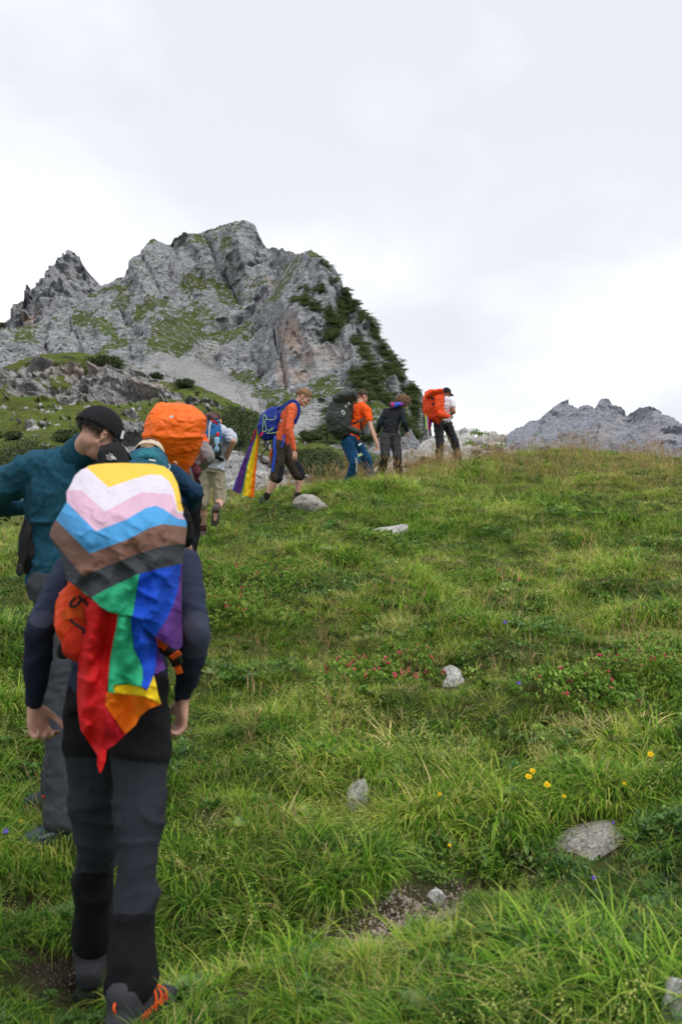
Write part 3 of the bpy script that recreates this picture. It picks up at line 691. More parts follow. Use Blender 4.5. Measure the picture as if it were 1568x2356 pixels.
protos = [
    blade_mesh('tuft', [blades(34, .07, .16, .0056, .08, 1.5, 1, lean=.5)], m_grass),
    blade_mesh('tuft', [blades(34, .08, .19, .0054, .09, 1.8, 2, lean=.6), blades(6, .12, .24, .0026, .08, 1.0, 22)], m_grass),
    blade_mesh('tuft', [blades(44, .04, .10, .0056, .10, 1.2, 3, lean=.6)], m_grass),
    blade_mesh('tuft', [blades(52, .16, .30, .0056, .06, 2.3, 4, segs=6, lean=.5)], m_grass),
    blade_mesh('tuft', [blades(46, .15, .27, .0056, .06, 2.7, 5, segs=6, lean=.4)], m_grass),
    blade_mesh('straw', [blades(20, .08, .20, .0034, .07, 1.4, 6, segs=5, lean=.5)], m_straw),
    blade_mesh('straw', [blades(14, .10, .24, .0034, .05, 1.0, 7, segs=5, lean=.8)], m_straw),
    blade_mesh('stalk', [seed_stalks(7, 8, .16, .34)], m_stalk),
    blade_mesh('stalk', [seed_stalks(9, 9, .2, .42)], m_stalk),
    blade_mesh('herb', [leaflets(46, 10, .09, .07, .028, .6)], m_herb),
    blade_mesh('herb', [leaflets(26, 11, .06, .09, .04, .9)], m_herb),
    blade_mesh('umbel', [bedstraw(5, 3), leaflets(16, 12, .05, .05, .03, .9)], m_bed),
    blade_mesh('broadleaf', [leaflets(16, 13, .035, .03, .075, .75)], m_herb),
]
pc = proto_collection('meadow_tuft', protos)

STONE_SPOTS = []   # (x, y, r) kept free of tufts
def scatter_grass():
    pts, rots, scs, idx, tin = [], [], [], [], []
    r = np.random.default_rng(5)
    def add(n_per, y0, y1, margin, kind):
        # area-uniform samples in a trapezium in front of the camera
        hw = lambda y: 0.36 * y + margin
        A = (hw(y0) + hw(y1)) * (y1 - y0)
        n = int(A * n_per)
        y = y0 + (y1 - y0) * r.uniform(size=n * 2); x = r.uniform(-1, 1, n * 2) * hw(y1)
        k = np.abs(x) < hw(y); x, y = x[k][:n], y[k][:n]
        return x, y
    bands = [(1.6, 3.2, 760, .8), (3.2, 5, 560, 1.0), (5, 8, 380, 1.2), (8, 13, 230, 1.5), (13, 20, 150, 1.8), (20, 30, 90, 2.2)]
    for y0, y1, den, mg in bands:
        x, y = add(den, y0, y1, mg, 0)
        n = len(x)
        b = bare(x, y)
        keep = r.uniform(size=n) > b * 0.985
        for (sx, sy, sr) in STONE_SPOTS:
            keep &= ((x - sx) ** 2 + (y - sy) ** 2) > sr * sr
        x, y = x[keep], y[keep]; n = len(x)
        z = gz(x, y)
        e = 0.02
        nx = (gz(x + e, y, True) - z) / e; ny = (gz(x, y + e, True) - z) / e
        # patchiness
        pa = fbm(P3(x / 0.9, y / 0.9), 3, .55, 51); pb = fbm(P3(x / 0.45, y / 0.45), 2, .5, 61); pcx = fbm(P3(x / 3.0, y / 3.0), 3, .5, 71); pd = fbm(P3(x / .5, y / .5), 3, .5, 81)
        u = r.uniform(size=n)
        ii = np.where(u < .40, 0, np.where(u < .78, 1, 2))
        long_ = (pa > 0.24) & (r.uniform(size=n) < .45)
        near = y < 5.2
        long_ |= near & (r.uniform(size=n) < .32)
        ii = np.where(long_, 3 + (r.uniform(size=n) < .5), ii)
        st = (r.uniform(size=n) < .12 + .16 * np.clip(pb, 0, 1))
        ii = np.where(st, 5 + (r.uniform(size=n) < .4), ii)
        herb = (pd > .15) & (r.uniform(size=n) < .5)
        ii = np.where(herb, 9 + (r.uniform(size=n) < .4), ii)
        crest = sstep(14, 21, y)
        sk = r.uniform(size=n) < (.002 + .13 * crest + .02 * (pcx > .2) * (y > 6))
        ii = np.where(sk, 7 + (r.uniform(size=n) < .5), ii)
        ii = np.where((pd < -.2) & (r.uniform(size=n) < .035), 11, ii)
        ii = np.where((y < 9) & (r.uniform(size=n) < .03), 12, ii)
        s = r.uniform(.65, 1.15, n) * (1 + .35 * sstep(8, 24, y)) * np.where(ii == 2, 1.1, 1)
        s *= np.clip(.92 + .5 * pa, .55, 1.25)
        s *= 1 - .55 * np.maximum(np.maximum(b[keep], bare(x, y + .12)), .8 * bare(x, y + .24))
        s = np.where(np.isin(ii, (9, 10)), s * 1.0, s)
        tilt = 0.35
        rot = np.stack([ny * tilt + r.normal(0, .10, n), -nx * tilt + r.normal(0, .10, n), r.uniform(0, 6.28, n)], -1)
        # slopes: tufts hang a little downhill (towards the camera)
        t = .455 + .30 * pcx + .32 * pb + r.normal(0, .13, n) * (1 + .5 * (y > 5)) + .11 * crest + .07 * sstep(5, 12, y) - .09 * (ii == 3) - .06 * (ii == 4)
        t -= .07 * (1 - sstep(2, 5, y))  # tufts nearest the camera tinted darker, shade put into their colour
        br = np.clip(1.0 + .25 * pa + r.normal(0, .13, n) * (1 + .6 * (y > 5)), .45, 1.55)
        pts.append(np.stack([x, y, z - .01], -1)); rots.append(rot); scs.append(np.stack([s, s, s * r.uniform(.85, 1.1, n)], -1)); idx.append(ii)
        tin.append(np.stack([np.clip(t, .02, .98), br, np.zeros(n)], -1))
    P_ = np.concatenate(pts)
    print('tufts', len(P_))
    instancer('meadow_grass', P_, np.concatenate(rots), np.concatenate(scs), np.concatenate(idx), np.concatenate(tin), pc, 'green alpine meadow grass with dry straw and herbs mixed in')
# ================================================================== figures
def nrm(v):
    v = Vector(v); return v.normalized()
def frame(fwd, up):
    f = nrm(fwd); u = Vector(up); s = f.cross(u).normalized(); u = s.cross(f)
    return s, f, u                       # side (the figure's right), forward, up
class Sh:
    """closed shapes collected for one voxel remesh"""
    def __init__(s): s.v, s.f = [], []
    def rings(s, rings):
        b = len(s.v); n = len(rings[0])
        for r in rings: s.v += [tuple(p) for p in r]
        for i in range(len(rings) - 1):
            for j in range(n):
                a = b + i * n + j; c = b + i * n + (j + 1) % n
                s.f.append((a, c, c + n, a + n))
        s.f.append(tuple(b + j for j in range(n))[::-1]); e = b + (len(rings) - 1) * n
        s.f.append(tuple(e + j for j in range(n)))
        return s
    def cap(s, p0, p1, r0, r1, n=14, k=5):
        p0, p1 = Vector(p0), Vector(p1); d = (p1 - p0)
        if d.length < 1e-6: d = Vector((0, 0, 1e-5))
        t = d.normalized(); a = t.orthogonal().normalized(); b = t.cross(a)
        R = []
        for i in range(k):
            th = -math.pi / 2 + (i + .25) / k * math.pi / 2
            R.append((p0 + t * r0 * math.sin(th), r0 * math.cos(th)))
        R.append((p0, r0)); R.append((p1, r1))
        for i in range(k):
            th = (i + .75) / k * math.pi / 2
            R.append((p1 + t * r1 * math.sin(th), r1 * math.cos(th)))
        return s.rings([[c + (a * math.cos(2 * math.pi * j / n) + b * math.sin(2 * math.pi * j / n)) * r for j in range(n)] for c, r in R])
    def chain(s, pts, rad, **k):
        for i in range(len(pts) - 1): s.cap(pts[i], pts[i + 1], rad[i], rad[i + 1], **k)
        return s
    def ell(s, c, r, axes=None, n=20, m=12):
        c = Vector(c); A = axes or (Vector((1, 0, 0)), Vector((0, 1, 0)), Vector((0, 0, 1)))
        R = []
        for i in range(m):
            th = -math.pi / 2 + (i + .5) / m * math.pi
            R.append([c + A[0] * r[0] * math.cos(th) * math.cos(2 * math.pi * j / n) + A[1] * r[1] * math.cos(th) * math.sin(2 * math.pi * j / n) + A[2] * r[2] * math.sin(th) for j in range(n)])
        return s.rings(R)
    def loft(s, cs, side, ra, rb, n=28, pw=2.0, level=False):
        """cs centres, side = wide direction, ra half width, rb half depth"""
        cs = [Vector(c) for c in cs]; side = Vector(side); R = []
        m = len(cs)
        for i in range(m):
            t = (cs[min(i + 1, m - 1)] - cs[max(i - 1, 0)]).normalized()
            if level: t = Vector((0, 0, -1))
            a = (side - t * side.dot(t)).normalized(); b = t.cross(a)
            pts = []
            for j in range(n):
                th = 2 * math.pi * j / n; c_, s_ = math.cos(th), math.sin(th)
                pts.append(cs[i] + a * ra[i] * math.copysign(abs(c_) ** (2 / pw), c_) + b * rb[i] * math.copysign(abs(s_) ** (2 / pw), s_))
            R.append(pts)
        return s.rings(R)
def smooth_path(pts, k=6):
    """Catmull-Rom"""
    P_ = [Vector(p) for p in pts]; P_ = [P_[0] * 2 - P_[1]] + P_ + [P_[-1] * 2 - P_[-2]]; out = []
    for i in range(1, len(P_) - 2):
        for j in range(k):
            t = j / k; a, b, c, d = P_[i - 1:i + 3]
            out.append(0.5 * ((2 * b) + (c - a) * t + (2 * a - 5 * b + 4 * c - d) * t * t + (3 * b - a - 3 * c + d) * t ** 3))
    out.append(P_[-2]); return out
def fold(me, amp, sc, seed=0, z_only=None, octv=3):
    n = len(me.vertices); co = np.empty(n * 3, np.float32); me.vertices.foreach_get('co', co); co = co.reshape(-1, 3).astype(float)
    no = np.empty(n * 3, np.float32); me.vertex_normals.foreach_get('vector', no); no = no.reshape(-1, 3)
    q = co / np.array(sc) + seed
    q = q + 0.5 * np.stack([vn(q * .7, seed), vn(q * .7, seed + 1), vn(q * .7, seed + 2)], -1)
    d = (ridged(q, octv, .5, seed) - 0.5) * amp
    co = co + no * d[:, None]
    me.vertices.foreach_set('co', co.astype(np.float32).ravel()); me.update()
def bake(name, sh, mat, parent, voxel=0.012, smooth=3, folds=None, mats=None, classify=None):
    me = bpy.data.meshes.new(name); me.from_pydata(sh.v, [], sh.f); me.update()
    o = bpy.data.objects.new(name, me); SC.collection.objects.link(o)
    md = o.modifiers.new('r', 'REMESH'); md.mode = 'VOXEL'; md.voxel_size = voxel; md.use_smooth_shade = True
    if smooth:
        m2 = o.modifiers.new('s', 'SMOOTH'); m2.factor = 0.5; m2.iterations = smooth
    dg = bpy.context.evaluated_depsgraph_get()
    ev = o.evaluated_get(dg); m3 = bpy.data.meshes.new_from_object(ev)
    bpy.data.objects.remove(o); bpy.data.meshes.remove(me)
    m3.name = name
    m3.polygons.foreach_set('use_smooth', np.ones(len(m3.polygons), bool))
    for f in (folds or []): fold(m3, *f)
    m3.materials.clear()
    for m in (mats or [mat]): m3.materials.append(m)
    if classify:
        n = len(m3.polygons); c = np.empty(n * 3, np.float32); m3.polygons.foreach_get('center', c)
        m3.polygons.foreach_set('material_index', np.asarray(classify(c.reshape(-1, 3)), np.int32))
    o = bpy.data.objects.new(name, m3)
    return link(o, parent)
def mesh_part(name, v, f, mat, parent, smooth=True, solid=0):
    me = bpy.data.meshes.new(name); me.from_pydata([tuple(p) for p in v], [], f); me.update()
    me.polygons.foreach_set('use_smooth', np.full(len(me.polygons), smooth)); me.materials.append(mat)
    o = bpy.data.objects.new(name, me); link(o, parent)
    if solid:
        md = o.modifiers.new('s', 'SOLIDIFY'); md.thickness = solid; md.offset = 0
    return o
def tube(name, pts, r, mat, parent, k=6, n=8, closed=False):
    P_ = smooth_path(pts, k) if len(pts) > 2 else [Vector(p) for p in pts]
    v, f = [], []
    up = None
    for i, p in enumerate(P_):
        t = (P_[min(i + 1, len(P_) - 1)] - P_[max(i - 1, 0)]).normalized()
        a = t.orthogonal().normalized() if up is None else (up - t * up.dot(t)).normalized(); up = a; b = t.cross(a)
        rr = r[min(i * len(r) // len(P_), len(r) - 1)] if isinstance(r, (list, tuple)) else r
        v += [p + (a * math.cos(2 * math.pi * j / n) + b * math.sin(2 * math.pi * j / n)) * rr for j in range(n)]
    for i in range(len(P_) - 1):
        for j in range(n):
            f.append((i * n + j, i * n + (j + 1) % n, (i + 1) * n + (j + 1) % n, (i + 1) * n + j))
    f.append(tuple(range(n))[::-1]); f.append(tuple((len(P_) - 1) * n + j for j in range(n)))
    return mesh_part(name, v, f, mat, parent)
def ribbon(name, pts, w, mat, parent, face=(0, -1, 0), th=0.003, k=6):
    """flat webbing facing 'face'"""
    P_ = smooth_path(pts, k) if len(pts) > 2 else [Vector(p) for p in pts]; v, f = [], []; fc = Vector(face)
    for i, p in enumerate(P_):
        t = (P_[min(i + 1, len(P_) - 1)] - P_[max(i - 1, 0)]).normalized(); s = t.cross(fc).normalized() * w / 2; nn = s.cross(t).normalized() * th / 2
        v += [p - s - nn, p + s - nn, p + s + nn, p - s + nn]
    for i in range(len(P_) - 1):
        for j in range(4):
            f.append((i * 4 + j, i * 4 + (j + 1) % 4, i * 4 + 4 + (j + 1) % 4, i * 4 + 4 + j))
    f.append((3, 2, 1, 0)); e = 4 * (len(P_) - 1); f.append((e, e + 1, e + 2, e + 3))
    return mesh_part(name, v, f, mat, parent, smooth=False)

def hand(sh, w, d, n, t, curl=(.35, .6, .45), s=1.0, spread=.1, thumb=.5):
    """w wrist, d towards the finger tips, n the side the fingers curl to, t thumb side"""
    d = nrm(d); n = Vector(n); n = (n - d * n.dot(d)).normalized(); t = Vector(t); t = (t - d * t.dot(d) - n * t.dot(n)).normalized()
    w = Vector(w)
    cs = [w - d * .012 * s, w + d * .01 * s, w + d * .045 * s, w + d * .08 * s, w + d * .094 * s]
    sh.loft(cs, t, [.024 * s, .028 * s, .038 * s, .041 * s, .036 * s], [.018 * s, .018 * s, .017 * s, .014 * s, .009 * s], n=16, pw=2.4)
    for i, (off, ln) in enumerate([(.031, .070), (.0105, .079), (-.0105, .073), (-.031, .058)]):
        p = w + d * (.086 - abs(off) * .15) * s + t * off * s
        a = 0; base = (d + t * spread * off / .03).normalized(); pts = [p - base * .015 * s, p]; rad = [.0095 * s, .0092 * s]
        for jn, (fr, cu) in enumerate(zip((.45, .31, .24), curl)):
            a += cu * (1 + .12 * i); dirn = base * math.cos(a) + n * math.sin(a)
            p = p + dirn * ln * fr * s; pts.append(p.copy()); rad.append((.0086, .0078, .0066)[jn] * s)
        sh.chain(pts, rad, n=10, k=3)
    p = w + d * .022 * s + t * .024 * s + n * .006 * s
    d1 = (t * .62 + d * .72 + n * .30).normalized(); d2 = (t * .25 + d * .85 + n * thumb).normalized(); d3 = (d * .85 + n * thumb * 1.2).normalized()
    pts = [p, p + d1 * .040 * s, p + d1 * .040 * s + d2 * .031 * s, p + d1 * .040 * s + d2 * .031 * s + d3 * .024 * s]
    sh.chain(pts, [.0135 * s, .0108 * s, .0098 * s, .0075 * s], n=10, k=3)

def head_parts(sh, c, fr, s=1.0):
    S, F_, U = fr; g = lambda x, y, z: Vector(c) + (S * x + F_ * y + U * z) * s
    A = (S, F_, U); r = lambda *k: [q * s for q in k]
    sh.ell(g(0, -.012, .035), r(.074, .094, .083), A)
    sh.ell(g(0, .025, -.025), r(.062, .064, .085), A)
    sh.ell(g(0, .036, -.072), r(.050, .048, .036), A)
    for k in (-1, 1):
        sh.ell(g(.040 * k, .048, -.028), r(.026, .030, .030), A)
        sh.cap(g(.054 * k, -.005, -.05), g(.022 * k, .072, -.092), .016 * s, .015 * s)
        sh.ell(g(.077 * k, -.006, -.010), r(.008, .019, .031), A); sh.ell(g(.081 * k, -.012, .004), r(.007, .015, .02), A)
    sh.cap(g(0, .084, .012), g(0, .104, -.028), .008 * s, .0125 * s)
    for k in (-1, 1): sh.ell(g(.011 * k, .094, -.032), r(.009, .012, .008), A)
    sh.cap(g(-.034, .080, .018), g(.034, .080, .018), .010 * s, .010 * s)
    sh.cap(g(-.016, .084, -.056), g(.016, .084, -.056), .008 * s, .008 * s)
    sh.cap(g(-.013, .082, -.067), g(.013, .082, -.067), .008 * s, .008 * s)
    sh.ell(g(0, .074, -.090), r(.022, .018, .016), A)
def hair(c, fr, mat, parent, s=1.0, region=None, thick=.012, bump=.008, strands=700, slen=.03, curl=.5, name='hair', seed=0, sw=.004, smax=2):
    S, F_, U = fr; A = np.array([list(S), list(F_), list(U)]); r = np.random.default_rng(seed)
    region = region or (lambda d: (d[2] > .02 + .60 * max(0, d[1]) ** 1.5 - .55 * max(0, -d[1])) and not (abs(d[0]) > .75 and d[2] < .18 and d[1] > -.35))
    cc = np.array([0, -.012, .03]); rad = np.array([.078, .098, .087])
    nu, nv_ = 64, 36; v, f = [], []
    G = [[None] * nu for _ in range(nv_)]
    ok = np.zeros((nv_, nu), bool)
    D = np.array([[[math.cos(-math.pi / 2 + (i + .5) / nv_ * math.pi) * math.cos(2 * math.pi * j / nu), math.cos(-math.pi / 2 + (i + .5) / nv_ * math.pi) * math.sin(2 * math.pi * j / nu), math.sin(-math.pi / 2 + (i + .5) / nv_ * math.pi)] for j in range(nu)] for i in range(nv_)])
    nz = fbm(D * 5.0 + seed, 3, .6, seed)
    for i in range(nv_):
        for j in range(nu):
            d = D[i, j]; ok[i, j] = region(d)
    Pt = cc + D * (rad + thick * .6 + bump * nz[..., None])
    Pw = np.array(c) + (Pt * s) @ A
    v = Pw.reshape(-1, 3).tolist()
    for i in range(nv_ - 1):
        for j in range(nu):
            k = (j + 1) % nu
            if ok[i, j] and ok[i, k] and ok[i + 1, j] and ok[i + 1, k]: f.append((i * nu + j, i * nu + k, (i + 1) * nu + k, (i + 1) * nu + j))
    f.append(tuple((nv_ - 1) * nu + j for j in range(nu)))
    # strands
    n = 0
    while n < strands:
        d = r.normal(size=3); d /= np.linalg.norm(d)
        if not region(d) or d[2] > smax: continue
        n += 1
        p = cc + d * (rad + thick * .5)
        t = np.array([0, -.35, -.8]) + r.normal(0, curl, 3); t = t - d * t.dot(d) * .8; t /= np.linalg.norm(t)
        t = t + d * .35
        sd = np.cross(t, d); sd /= np.linalg.norm(sd) + 1e-9; st = len(v); L_ = slen * r.uniform(.6, 1.3)
        w = r.normal(0, 1, 3) * curl * .5
        for q in range(4):
            ff = q / 3; pp = p + t * L_ * ff - d * L_ * .5 * ff * ff + w * L_ * .5 * math.sin(ff * 4) + np.array([0, 0, -1]) * L_ * .2 * ff
            ww = sw * (1 - ff * .8) / 2
            for sg in (-1, 1): v.append((np.array(c) + ((pp + sd * ww * sg) * s) @ A).tolist())
        for q in range(3):
            a = st + 2 * q; f.append((a, a + 1, a + 3, a + 2))
    return mesh_part(name, v, f, mat, parent)
def headcap(c, fr, mat, parent, s=1.0, brim=True, bmat=None, r=(.086, .106, .098), low=-.05, brimlen=.075, back=False):
    S, F_, U = fr; g = lambda x, y, z: Vector(c) + (S * x + F_ * y + U * z) * s
    nu, nv_ = 40, 14; v, f = [], []
    z0 = .022
    for i in range(nv_ + 1):
        th = i / nv_ * math.pi / 2 * .985
        for j in range(nu):
            a = 2 * math.pi * j / nu; k = math.cos(th) ** .8
            v.append(g(r[0] * k * math.cos(a), -.012 + r[1] * k * math.sin(a), z0 + low * (1 - math.sin(th)) * (.35 + .65 * max(0, -math.sin(a))) + r[2] * math.sin(th)))
    for i in range(nv_):
        for j in range(nu): f.append((i * nu + j, i * nu + (j + 1) % nu, (i + 1) * nu + (j + 1) % nu, (i + 1) * nu + j))
    f.append(tuple(nv_ * nu + j for j in range(nu)))
    o = mesh_part('cap', v, f, mat, parent, solid=.004 * s)
    if brim:
        v, f = [], []
        for i in range(7):
            q = i / 6
            for j in range(13):
                a = math.radians(28 + 124 * j / 12); ex = (.004 + brimlen * q) * max(0.0, math.sin((a - math.radians(28)) / math.radians(124) * math.pi)) ** .45
                v.append(g((r[0] + ex * .35) * math.cos(a), -.012 + (r[1]) * math.sin(a) + ex, z0 + .004 - .30 * ex - .018 * (math.cos(a) ** 2) * (1 + q)))
        for i in range(6):
            for j in range(12): f.append((i * 13 + j, i * 13 + j + 1, i * 13 + 14 + j, i * 13 + 13 + j))
        mesh_part('brim', v, f, bmat or mat, o, solid=.004 * s)
    # button and panel seams
    sh = Sh().ell(g(0, -.012, z0 + r[2]), [.007 * s, .007 * s, .004 * s], (S, F_, U)); mesh_part('button', sh.v, sh.f, mat, o)
    return o
def boot(ankle, toe, up, mat, msole, parent, s=1.0, shaft=.05, lace=None):
    a = Vector(ankle); F_ = nrm(Vector(toe) - a); U = Vector(up); U = (U - F_ * U.dot(F_)).normalized(); S = F_.cross(U)
    g = lambda x, y, z: a + (S * x + F_ * y + U * z) * s
    sh = Sh()
    cs = [g(0, y, z) for y, z in ((-.075, -.040), (-.06, -.035), (0, -.028), (.06, -.036), (.12, -.048), (.17, -.056), (.20, -.060))]
    sh.loft(cs, S, [.024 * s, .038 * s, .040 * s, .043 * s, .049 * s, .042 * s, .022 * s], [.026 * s, .045 * s, .055 * s, .048 * s, .034 * s, .026 * s, .016 * s], n=20, pw=2.3)
    sh.cap(g(0, -.012, -.02), g(0, -.018, shaft), .048 * s, .052 * s)
    b = bake('boot', sh, mat, parent, voxel=.008 * s, smooth=2)
    v, f = [], []; prof = [(-.085, .026), (-.06, .040), (0, .040), (.06, .042), (.12, .052), (.17, .046), (.205, .026)]
    for zz in (-.098, -.078):
        for y, w in prof: v.append(g(-w, y, zz))
        for y, w in prof[::-1]: v.append(g(w, y, zz))
    n = 14
    for j in range(n): f.append((j, (j + 1) % n, n + (j + 1) % n, n + j))
    f.append(tuple(range(n))[::-1]); f.append(tuple(range(n, 2 * n)))
    so = mesh_part('sole', v, f, msole, b, smooth=False)
    if lace:
        for k in range(4):
            y = .035 + k * .022; z = .022 - k * .014
            tube('lace', [g(-.026, y, z - .006), g(0, y + .008, z + .012), g(.026, y, z - .006)], .0028 * s, lace, b, k=4, n=6)
    return b

LIMBS = {}
def figure(J, label, skin, hair_m=None, voxel=.009, look=None, hup=None, top=None, bottom=None, feet=None, hands=None, s=1.0, hs=1.0,
           fat=1.0, hairkw=None, capkw=None, eyes=False, name='person', root=None, bodyvis=True):
    mid = (J['aL'] + J['aR']) / 2
    root = empty(name, root or (mid.x, mid.y, float(gz(mid.x, mid.y))))
    tag(root, label, 'person', 'hikers walking uphill in single file')
    for k, a, b in (('uaL', 'sL', 'eL'), ('faL', 'eL', 'wL'), ('uaR', 'sR', 'eR'), ('faR', 'eR', 'wR'), ('thL', 'hL', 'kL'), ('shL', 'kL', 'aL'), ('thR', 'hR', 'kR'), ('shR', 'kR', 'aR')):
        LIMBS[(label[:14], k)] = (J[a] - J[b]).length
    print(label[:30], {k[1]: round(v, 2) for k, v in LIMBS.items() if k[0] == label[:14]}, 'torso', round((J['neck'] - J['pelvis']).length, 2), 'sh', round((J['sL'] - J['sR']).length, 2))
    side = (J['sR'] - J['sL']).normalized(); hside = (J['hR'] - J['hL']).normalized()
    chest = J.get('chest') or (J['sL'] + J['sR']) / 2 * .8 + J['pelvis'] * .2
    waist = J.get('waist') or chest * .45 + J['pelvis'] * .55
    shm = (J['sL'] + J['sR']) / 2
    fr = frame(look, hup or (J['head'] - J['neck']))
    # ---- body, one continuous surface
    B = Sh()
    head_parts(B, J['head'], fr, hs)
    B.cap(J['head'] - fr[2] * .045 * hs - fr[1] * .02, J['neck'], .052 * hs, .055 * s)
    B.loft([J['pelvis'] - (waist - J['pelvis']) * .25, J['pelvis'], waist, chest, shm * .6 + J['neck'] * .4], side, [.11 * s, .135 * s, .12 * s, .14 * s, .09 * s], [.07 * s, .09 * s, .08 * s, .09 * s, .05 * s])
    for q in 'LR':
        B.cap(shm, J['s' + q], .05 * s, .045 * s)
        B.chain([J['s' + q], J['e' + q], J['e' + q].lerp(J['w' + q], .3), J['w' + q]], [.044 * s, .037 * s, .040 * s, .026 * s] if (top and top.get('sleeve') == 'short') else [.036 * s, .030 * s, .030 * s, .024 * s])
        B.cap(J['pelvis'], J['h' + q], .08 * s, .075 * s)
        kn = J['k' + q]; an = J['a' + q]; back = ((kn - J['h' + q]).normalized() + (kn - an).normalized()) * -.012
        B.chain([J['h' + q], kn, kn.lerp(an, .3) , kn.lerp(an, .75), an], [.066 * s, .046 * s, .056 * s, .036 * s, .034 * s] if (bottom and bottom['kind'] == 'short') else [.060 * s, .038 * s, .036 * s, .030 * s, .030 * s])
        B.cap(an - Vector((0, 0, .02)), J['t' + q].lerp(an, .6) - Vector((0, 0, .045)), .026 * s, .018 * s)
        if hands and q in hands: hand(B, J['w' + q], *hands[q][:3], **(hands[q][3] if len(hands[q]) > 3 else {}))
        else: hand(B, J['w' + q], J['w' + q] - J['e' + q], side * (-1 if q == 'R' else 1), fr[1], s=s)
    body = bake('body', B, skin, root, voxel=min(voxel, .0065), smooth=2)
    # ---- clothes
    if top:
        T = Sh(); e = top.get('ease', .02)
        hem = J['pelvis'].lerp(waist, top.get('hem', .1)); tk = top.get('thick', 1.0)
        hemb = hem + (hem - waist) * .05
        T.loft([hemb, hem, waist, chest, shm.lerp(J['neck'], .45), J['neck']], side, [(.135 + e) * s * fat, (.142 + e) * s * fat, (.135 + e) * s * fat, (.150 + e) * s * tk, (.115 + e) * s * tk, .062 * s], [(.10 + e) * s * fat, (.105 + e) * s * fat, (.098 + e) * s * fat, (.105 + e) * s * tk, (.07 + e) * s, .058 * s])
        for q in 'LR':
            S_, E_, W_ = J['s' + q], J['e' + q], J['w' + q]
            T.cap(shm.lerp(S_, .2), S_, (.062 + e) * s * tk, (.050 + e) * s * tk)
            if top.get('sleeve', 'long') == 'long':
                T.chain([S_, S_.lerp(E_, .5), E_], [(.049 + e) * s * tk, (.042 + e) * s * tk, (.036 + e) * s * tk])
                T.chain([E_, E_.lerp(W_, .35), W_.lerp(E_, .06)], [(.036 + e) * s * tk, (.036 + e) * s * tk, (.024 + e * .6) * s])
            elif top['sleeve'] == 'short':
                T.cap(S_, S_.lerp(E_, top.get('slen', .45)), (.05 + e) * s, (.05 + e) * s)
        o = bake(top.get('name', 'jacket'), T, top['mat'], root, voxel=voxel, smooth=top.get('smooth', 4), folds=[(top.get('fold', .014), top.get('fsc', (.07, .09, .045)), 3)], mats=top.get('mats'), classify=top.get('classify'))
        if top.get('collar'):
            T = Sh(); c0 = J['neck'].lerp(J['head'], -.12); c1 = J['neck'].lerp(J['head'], top['collar'])
            T.cap(c0, c1, .085 * s, .072 * s, n=20, k=2)
            bake('collar', T, top['mat'], o, voxel=voxel, smooth=2)
    if bottom:
        T = Sh(); e = bottom.get('ease', .02); wst = J['pelvis'].lerp(waist, .28)
        T.loft([J['pelvis'] - (waist - J['pelvis']).normalized() * .07, J['pelvis'], wst], hside.lerp(side, .4), [(.14 + e) * s, (.15 + e) * s, (.135 + e) * s], [(.10 + e) * s, (.105 + e) * s, (.095 + e) * s])
        for q in 'LR':
            H_, K_, A_ = J['h' + q], J['k' + q], J['a' + q]
            T.cap(J['pelvis'], H_, (.08 + e) * s, (.078 + e) * s)
            if bottom['kind'] == 'long':
                lw = bottom.get('cuff', .048)
                T.chain([H_, H_.lerp(K_, .5), K_, K_.lerp(A_, .5), A_.lerp(K_, bottom.get('up', -.02))], [(.078 + e) * s, (.068 + e) * s, (.054 + e) * s, (.050 + e) * s, (lw + e) * s])
            else:
                kk = bottom.get('len', .95)
                T.chain([H_, H_.lerp(K_, .5), H_.lerp(K_, kk)], [(.082 + e) * s, (.078 + e) * s, (.074 + e) * s])
        bake('shorts' if bottom['kind'] == 'short' else 'trousers', T, bottom['mat'], root, voxel=voxel, smooth=4, folds=[(bottom.get('fold', .016), bottom.get('fsc', (.15, .15, .12)), 7)], mats=bottom.get('mats'), classify=bottom.get('classify'))
    if feet:
        for q in 'LR':
            boot(J['a' + q], J['t' + q], feet.get('up' + q, (0, 0, 1)), feet['mat'], feet['sole'], root, s=s * feet.get('s', 1.0), shaft=feet.get('shaft', .05), lace=feet.get('lace'))
            if feet.get('sock'):
                d = (J['k' + q] - J['a' + q]).normalized()
                T = Sh().cap(J['a' + q], J['a' + q] + d * .10, .045 * s, .046 * s); mesh_part('sock', T.v, T.f, feet['sock'], root)
    if hair_m: hair(J['head'], fr, hair_m, root, hs, **(hairkw or {}))
    if capkw: headcap(J['head'], fr, parent=root, s=hs, **capkw)
    if eyes:
        for k in (-1, 1):
            c = J['head'] + (fr[0] * .030 * k + fr[1] * .076 + fr[2] * .002) * hs
            sh = Sh().ell(c, [.012 * hs] * 3, n=12, m=8); mesh_part('eye', sh.v, sh.f, mat_simple('eye_dark', (.05, .04, .035), .3), root)
            sh = Sh().cap(J['head'] + (fr[0] * .018 * k + fr[1] * .092 + fr[2] * .022) * hs, J['head'] + (fr[0] * .044 * k + fr[1] * .084 + fr[2] * .020) * hs, .0035, .0035, n=8, k=2); mesh_part('eyebrow', sh.v, sh.f, hair_m, root)
    return root, fr

def toe_of(a, dirn, l=.19, dz=-.01):
    d = Vector(dirn).normalized(); return Vector(a) + d * l + Vector((0, 0, dz))
def ground_d(px, py, h, d0, span=.8):
    """depth at which the ray passes h above the meadow, near d0"""
    ds = np.linspace(d0 - span, d0 + span, 161); p = W(np.full(161, px), np.full(161, py), ds)
    g = p[:, 2] - gz(p[:, 0], p[:, 1]) - h
    return float(ds[np.argmin(np.abs(g))])

